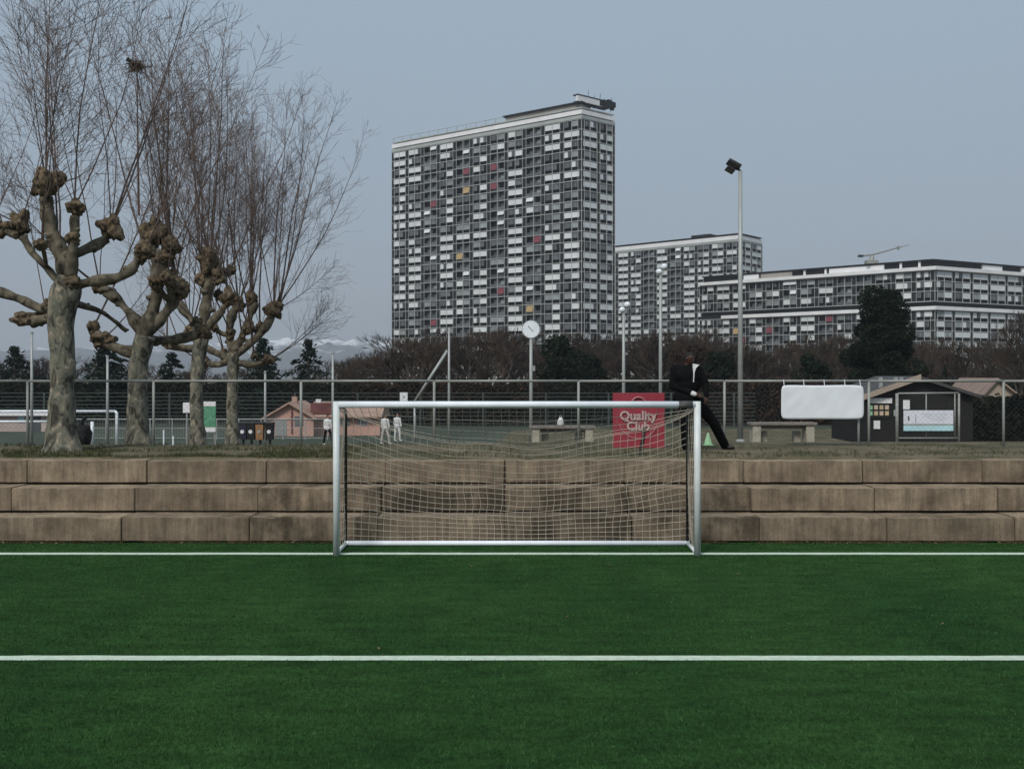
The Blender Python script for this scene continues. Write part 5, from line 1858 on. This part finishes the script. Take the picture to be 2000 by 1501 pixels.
def plane_tree(label, d, trunk, limbs, heads, seed, nshoot, ln, tl, twigs=15, extra=5):
    rnd = random.Random(seed)
    k = d / F
    b = P(trunk[0][0], 0, d); b.z = gz(b.x, d)
    t = thing('plane_tree', label, 'tree', b, group='row of pollarded plane trees')

    def W_(x, y, dd=0.0):
        return P(x, y, d) + Vector((0, dd, 0)) - b

    def path(lst, rough=None):
        pts, rs = [], []
        for q in lst:
            pts.append(W_(q[0], q[1], q[3] if len(q) > 3 else 0.0)); rs.append(q[2] * k)
        # refine and roughen
        o, ro = [], []
        for i in range(len(pts) - 1):
            for s in range(4):
                f = s / 4
                p0 = pts[max(i - 1, 0)]; p1 = pts[i]; p2 = pts[i + 1]; p3 = pts[min(i + 2, len(pts) - 1)]
                c = 0.5 * ((2 * p1) + (p2 - p0) * f + (2 * p0 - 5 * p1 + 4 * p2 - p3) * f * f + (3 * p1 - p0 - 3 * p2 + p3) * f ** 3)
                o.append(c); ro.append((rs[i] + (rs[i + 1] - rs[i]) * f) * (1 + (0.12 if rough is None else rough) * noise.noise(c * 3.1 + Vector((seed, 0, 0)))))
        o.append(pts[-1]); ro.append(rs[-1])
        return o, ro
    p, r = path(trunk)
    p[0].z = -0.08
    mb = MB().tube(p, r, 16)
    # roughen the trunk surface
    mb.v = [tuple(Vector(v) + Vector((noise.noise(Vector(v) * 4 + Vector((seed, 3, 0))), noise.noise(Vector(v) * 4 + Vector((0, 9, seed))), 0)) * 0.022) for v in mb.v]
    mb.build('trunk', M['plane_bark'], t, True)
    for lst in limbs:
        p, r = path(lst, 0.55)
        r = [q * 0.84 for q in r]
        mb = MB().tube(p, r, 9)
        for q in range(len(p)):            # burrs along the limb
            if rnd.random() < 0.55:
                bm = lumpy(p[q] + Vector((rnd.gauss(0, 1), rnd.gauss(0, 1), rnd.gauss(0, 1))).normalized() * r[q] * 0.7, r[q] * 0.7, r[q] * 0.7, r[q] * 0.6, seed + q, 3, 2)
                bm.verts.index_update()
                mb.add([v.co for v in bm.verts], [[v.index for v in f.verts] for f in bm.faces])
                bm.free()
        mb.v = [tuple(Vector(v) + Vector((noise.noise(Vector(v) * 6), noise.noise(Vector(v) * 6 + Vector((5, 0, 0))), noise.noise(Vector(v) * 6 + Vector((0, 5, 0))))) * 0.02) for v in mb.v]
        mb.build('limb', M['limb_bark'], t, True)
    cx = trunk[-1][0]
    heads = list(heads)
    for q in range(extra):                     # shorter side limbs with their own small heads
        lst = limbs[rnd.randrange(len(limbs))]
        a = lst[rnd.randrange(1, len(lst))]
        dd = a[3] if len(a) > 3 else 0.0
        L = rnd.uniform(26, 52) * 24 / d
        an = rnd.uniform(R(15), R(150)) if rnd.random() < 0.8 else rnd.uniform(R(-25), R(200))
        sx, sy, sd = math.cos(an) * L, -math.sin(an) * L * 0.8, rnd.uniform(-0.7, 0.7)
        p, r = path([(a[0], a[1], a[2] * 0.7, dd), (a[0] + sx * 0.6, a[1] + sy * 0.35, a[2] * 0.5, dd + sd * 0.5), (a[0] + sx, a[1] + sy, a[2] * 0.5, dd + sd)], 0.5)
        MB().tube(p, r, 8).build('limb', M['limb_bark'], t, True)
        hr = rnd.uniform(9, 15) * 24 / d
        heads.append((a[0] + sx, a[1] + sy, hr, hr * rnd.uniform(0.8, 1.3), dd + sd, 0.3))
    for i, h in enumerate(heads):
        x, y, rx, ry = h[:4]
        rx, ry = rx * 0.86, ry * 0.9
        dd = h[4] if len(h) > 4 else 0.0
        ns = int((h[5] if len(h) > 5 else 1.0) * nshoot)
        bias = h[6] if len(h) > 6 else (x - cx) / 210.0
        c = W_(x, y, dd)
        bm = lumpy(Vector((0, 0, 0)), rx * k, (rx + ry) / 2 * k, ry * k, seed * 10 + i, 8)
        me = bpy.data.meshes.new('pollard_head'); bm.to_mesh(me); bm.free()
        me.materials.append(M['knuckle'])
        me.polygons.foreach_set('use_smooth', [True] * len(me.polygons))
        ho = link('pollard_head', me, t, c)
        mb = MB()
        for q in range(ns):
            a = rnd.uniform(0, 6.28)
            sp = abs(rnd.gauss(0, 0.36)) + 0.06
            dr = Vector((math.cos(a) * sp + bias * 0.42, math.sin(a) * sp * 0.9, 1.0 + rnd.uniform(-0.05, 0.2))).normalized()
            flat = rnd.random() < 0.12
            if flat:
                dr = Vector((math.cos(a) * 0.9 + bias * 0.6, math.sin(a) * 0.7, 0.55)).normalized()
            p0 = Vector((dr.x * rx * k * 0.6, dr.y * rx * k * 0.6, dr.z * ry * k * 0.6))
            big = rnd.random()
            shoot(mb, p0, dr, ln * (0.5 + 0.5 * big) * (0.42 if flat else 1), (0.010 + 0.016 * big * big) * (1 if d < 20 else 1.15), rnd, int(twigs * (0.5 + 0.5 * big)), tl)
        mb.build('shoots', M['twig'], ho)
    return t


plane_tree('nearest thick plane tree with pale mottled trunk at the left edge', 18.8,
           [(122, 890, 46), (122, 872, 36), (121, 850, 29), (121, 800, 24.5), (122, 740, 23), (122, 690, 23.5), (119, 640, 23.5), (122, 600, 27), (130, 565, 28), (136, 540, 24)],
           [[(135, 555, 22), (127, 512, 19), (108, 470, 16), (94, 425, 14.5), (90, 385, 15)],
            [(122, 560, 12), (90, 522, 8), (62, 492, 8), (45, 462, 11)],
            [(140, 550, 18, -0.1), (150, 505, 15, -0.2), (156, 465, 12, -0.25), (160, 425, 11, -0.3)],
            [(150, 500, 13, -0.2), (172, 482, 12, 0.1), (196, 462, 12, 0.3)],
            [(142, 560, 17), (185, 549, 13), (228, 543, 12), (256, 526, 13), (272, 505, 13)],
            [(118, 590, 17), (85, 604, 12), (48, 588, 11), (5, 572, 11), (-50, 556, 12)],
            [(118, 615, 16), (92, 622, 16), (62, 628, 16)],
            [(135, 590, 10, 0.2), (165, 605, 6, 0.9), (190, 640, 5, 1.4)]],
           [(90, 356, 30, 31, 0, 1.0), (39, 440, 19, 27, 0, 0.6), (161, 408, 16, 17, -0.3, 0.5), (205, 440, 25, 27, 0.3, 0.9), (283, 490, 20, 22, 0, 0.6, 0.5),
            (-75, 545, 24, 28, 0, 1.0, -0.2), (48, 622, 26, 16, 0, 0.15, -0.6), (152, 468, 17, 15, -0.25, 0.2), (146, 552, 19, 17, -0.12, 0.15), (104, 600, 18, 16, 0, 0.1)],
           3, 6, 5.6, 1.5, 26)
plane_tree('second plane tree in the row counting from the left edge', 23.0,
           [(270, 890, 36), (270, 870, 28), (269, 840, 21), (268, 780, 18.5), (270, 720, 18), (277, 685, 19), (284, 655, 20)],
           [[(284, 660, 18), (296, 618, 17), (306, 570, 16), (312, 520, 17), (314, 488, 18)],
            [(282, 655, 15), (258, 618, 13), (232, 588, 11), (204, 566, 12)],
            [(276, 690, 13), (240, 684, 12), (206, 668, 13), (188, 650, 12)],
            [(288, 650, 13), (318, 618, 12), (338, 590, 13), (348, 566, 14)],
            [(290, 665, 11, 0.3), (330, 660, 10, 0.6), (372, 650, 10, 0.6)]],
           [(303, 458, 26, 30), (335, 478, 20, 20), (322, 505, 24, 18), (195, 560, 16, 17, 0, 0.7), (198, 662, 24, 17, 0, 0.25), (183, 640, 12, 16, 0, 0.35), (350, 560, 20, 22, 0, 0.8), (300, 440, 14, 18, 0.2, 0.7), (382, 646, 17, 15, 0.6, 0.3)],
           5, 4.6, 6.4, 1.35, 25)
plane_tree('third slim plane tree in the row behind the green board', 28.2,
           [(386, 890, 26), (386, 872, 20), (385, 830, 14), (384, 770, 12.5), (386, 715, 13), (392, 670, 15), (397, 640, 15)],
           [[(396, 648, 14), (401, 606, 14), (406, 566, 14), (410, 535, 15)],
            [(394, 650, 11), (372, 622, 9), (352, 596, 9), (342, 575, 10)],
            [(398, 645, 10), (424, 618, 9), (446, 590, 10)],
            [(390, 680, 9), (360, 680, 8), (330, 672, 9)]],
           [(410, 512, 20, 27), (424, 540, 18, 18), (394, 545, 15, 15), (340, 570, 15, 17, 0, 0.7), (448, 580, 15, 18, 0, 0.8), (326, 668, 14, 12, 0, 0.3), (404, 492, 13, 14, 0, 0.7)],
           8, 5.2, 6.8, 1.35, 26)
plane_tree('fourth plane tree at the right end of the row', 32.5,
           [(454, 890, 24), (454, 872, 17), (454, 830, 12), (454, 770, 10.5), (455, 720, 11), (455, 690, 13)],
           [[(455, 695, 11), (448, 655, 10), (452, 620, 9), (462, 598, 10)],
            [(456, 690, 10), (476, 650, 9), (490, 615, 9), (498, 590, 10)],
            [(456, 695, 10), (492, 668, 8), (518, 640, 8), (530, 618, 9)],
            [(454, 700, 9), (420, 688, 8), (394, 672, 8), (378, 655, 9)],
            [(456, 705, 8), (490, 712, 7), (522, 706, 7)],
            [(452, 700, 8), (428, 712, 7), (402, 708, 7)]],
           [(492, 583, 13, 17, 0, 1.0), (466, 596, 13, 15), (534, 606, 20, 15, 0, 1.3), (545, 596, 11, 11, 0, 0.8, 0.6), (372, 648, 15, 14, 0, 0.6), (486, 640, 14, 16, 0, 0.4), (526, 702, 12, 10, 0, 0.3), (396, 706, 13, 11, 0, 0.3), (450, 650, 12, 14, 0, 0.3)],
           13, 7.5, 6.9, 1.35, 32)

# nest high in the second tree
q = P(266, 130, 23.0)
t = thing('bird_nest', 'small dark twig nest high in the second plane tree', 'nest', q)
rnd = random.Random(9)
mb = MB()
for i in range(140):
    c = Vector((rnd.gauss(0, 0.075), rnd.gauss(0, 0.07), rnd.gauss(0, 0.05)))
    dd = Vector((rnd.gauss(0, 1), rnd.gauss(0, 1), rnd.gauss(0, 0.6))).normalized() * 0.1
    mb.tube([c - dd, c + dd], 0.008, 3, cap=False)
mb.build('twig_ball', mat('nest', (0.03, 0.018, 0.01), 0.9, 0.3, 9), t)
MB().tube([(-0.2, 0, 0.16), (-0.1, 0, 0.1), (0, 0, 0)], [0.05, 0.045, 0.03], 6).build('stub', M['black'], t)
MB().tube([(-0.12, 0, -0.12), (0.05, 0, -0.02), (0.36, 0, 0.0)], [0.022, 0.02, 0.012], 5).build('perch_twig', M['twig'], t)
MB().tube([(0.02, 0, 0.1), (0.03, 0, -1.2), (0.06, 0, -3.3)], [0.012, 0.018, 0.03], 5).build('carrying_shoot', M['twig'], t)

# ------------------------------------------------------------------ thin winter haze
hz = MB().box(-3900, 3900, -60, 3900, LOW - 1.2, 172).build('haze', [])
hm = bpy.data.materials.new('haze')
hm.use_nodes = True
hn, hl = hm.node_tree.nodes, hm.node_tree.links
hn.clear()
ho = hn.new('ShaderNodeOutputMaterial')
hv = hn.new('ShaderNodeVolumePrincipled')
hv.inputs['Color'].default_value = (0.80, 0.86, 0.94, 1)
hv.inputs['Density'].default_value = 0.00023
hl.new(hv.outputs[0], ho.inputs['Volume'])
hz.data.materials.append(hm)
tag(hz, 'thin pale winter haze in the air', 'haze', kind='stuff')
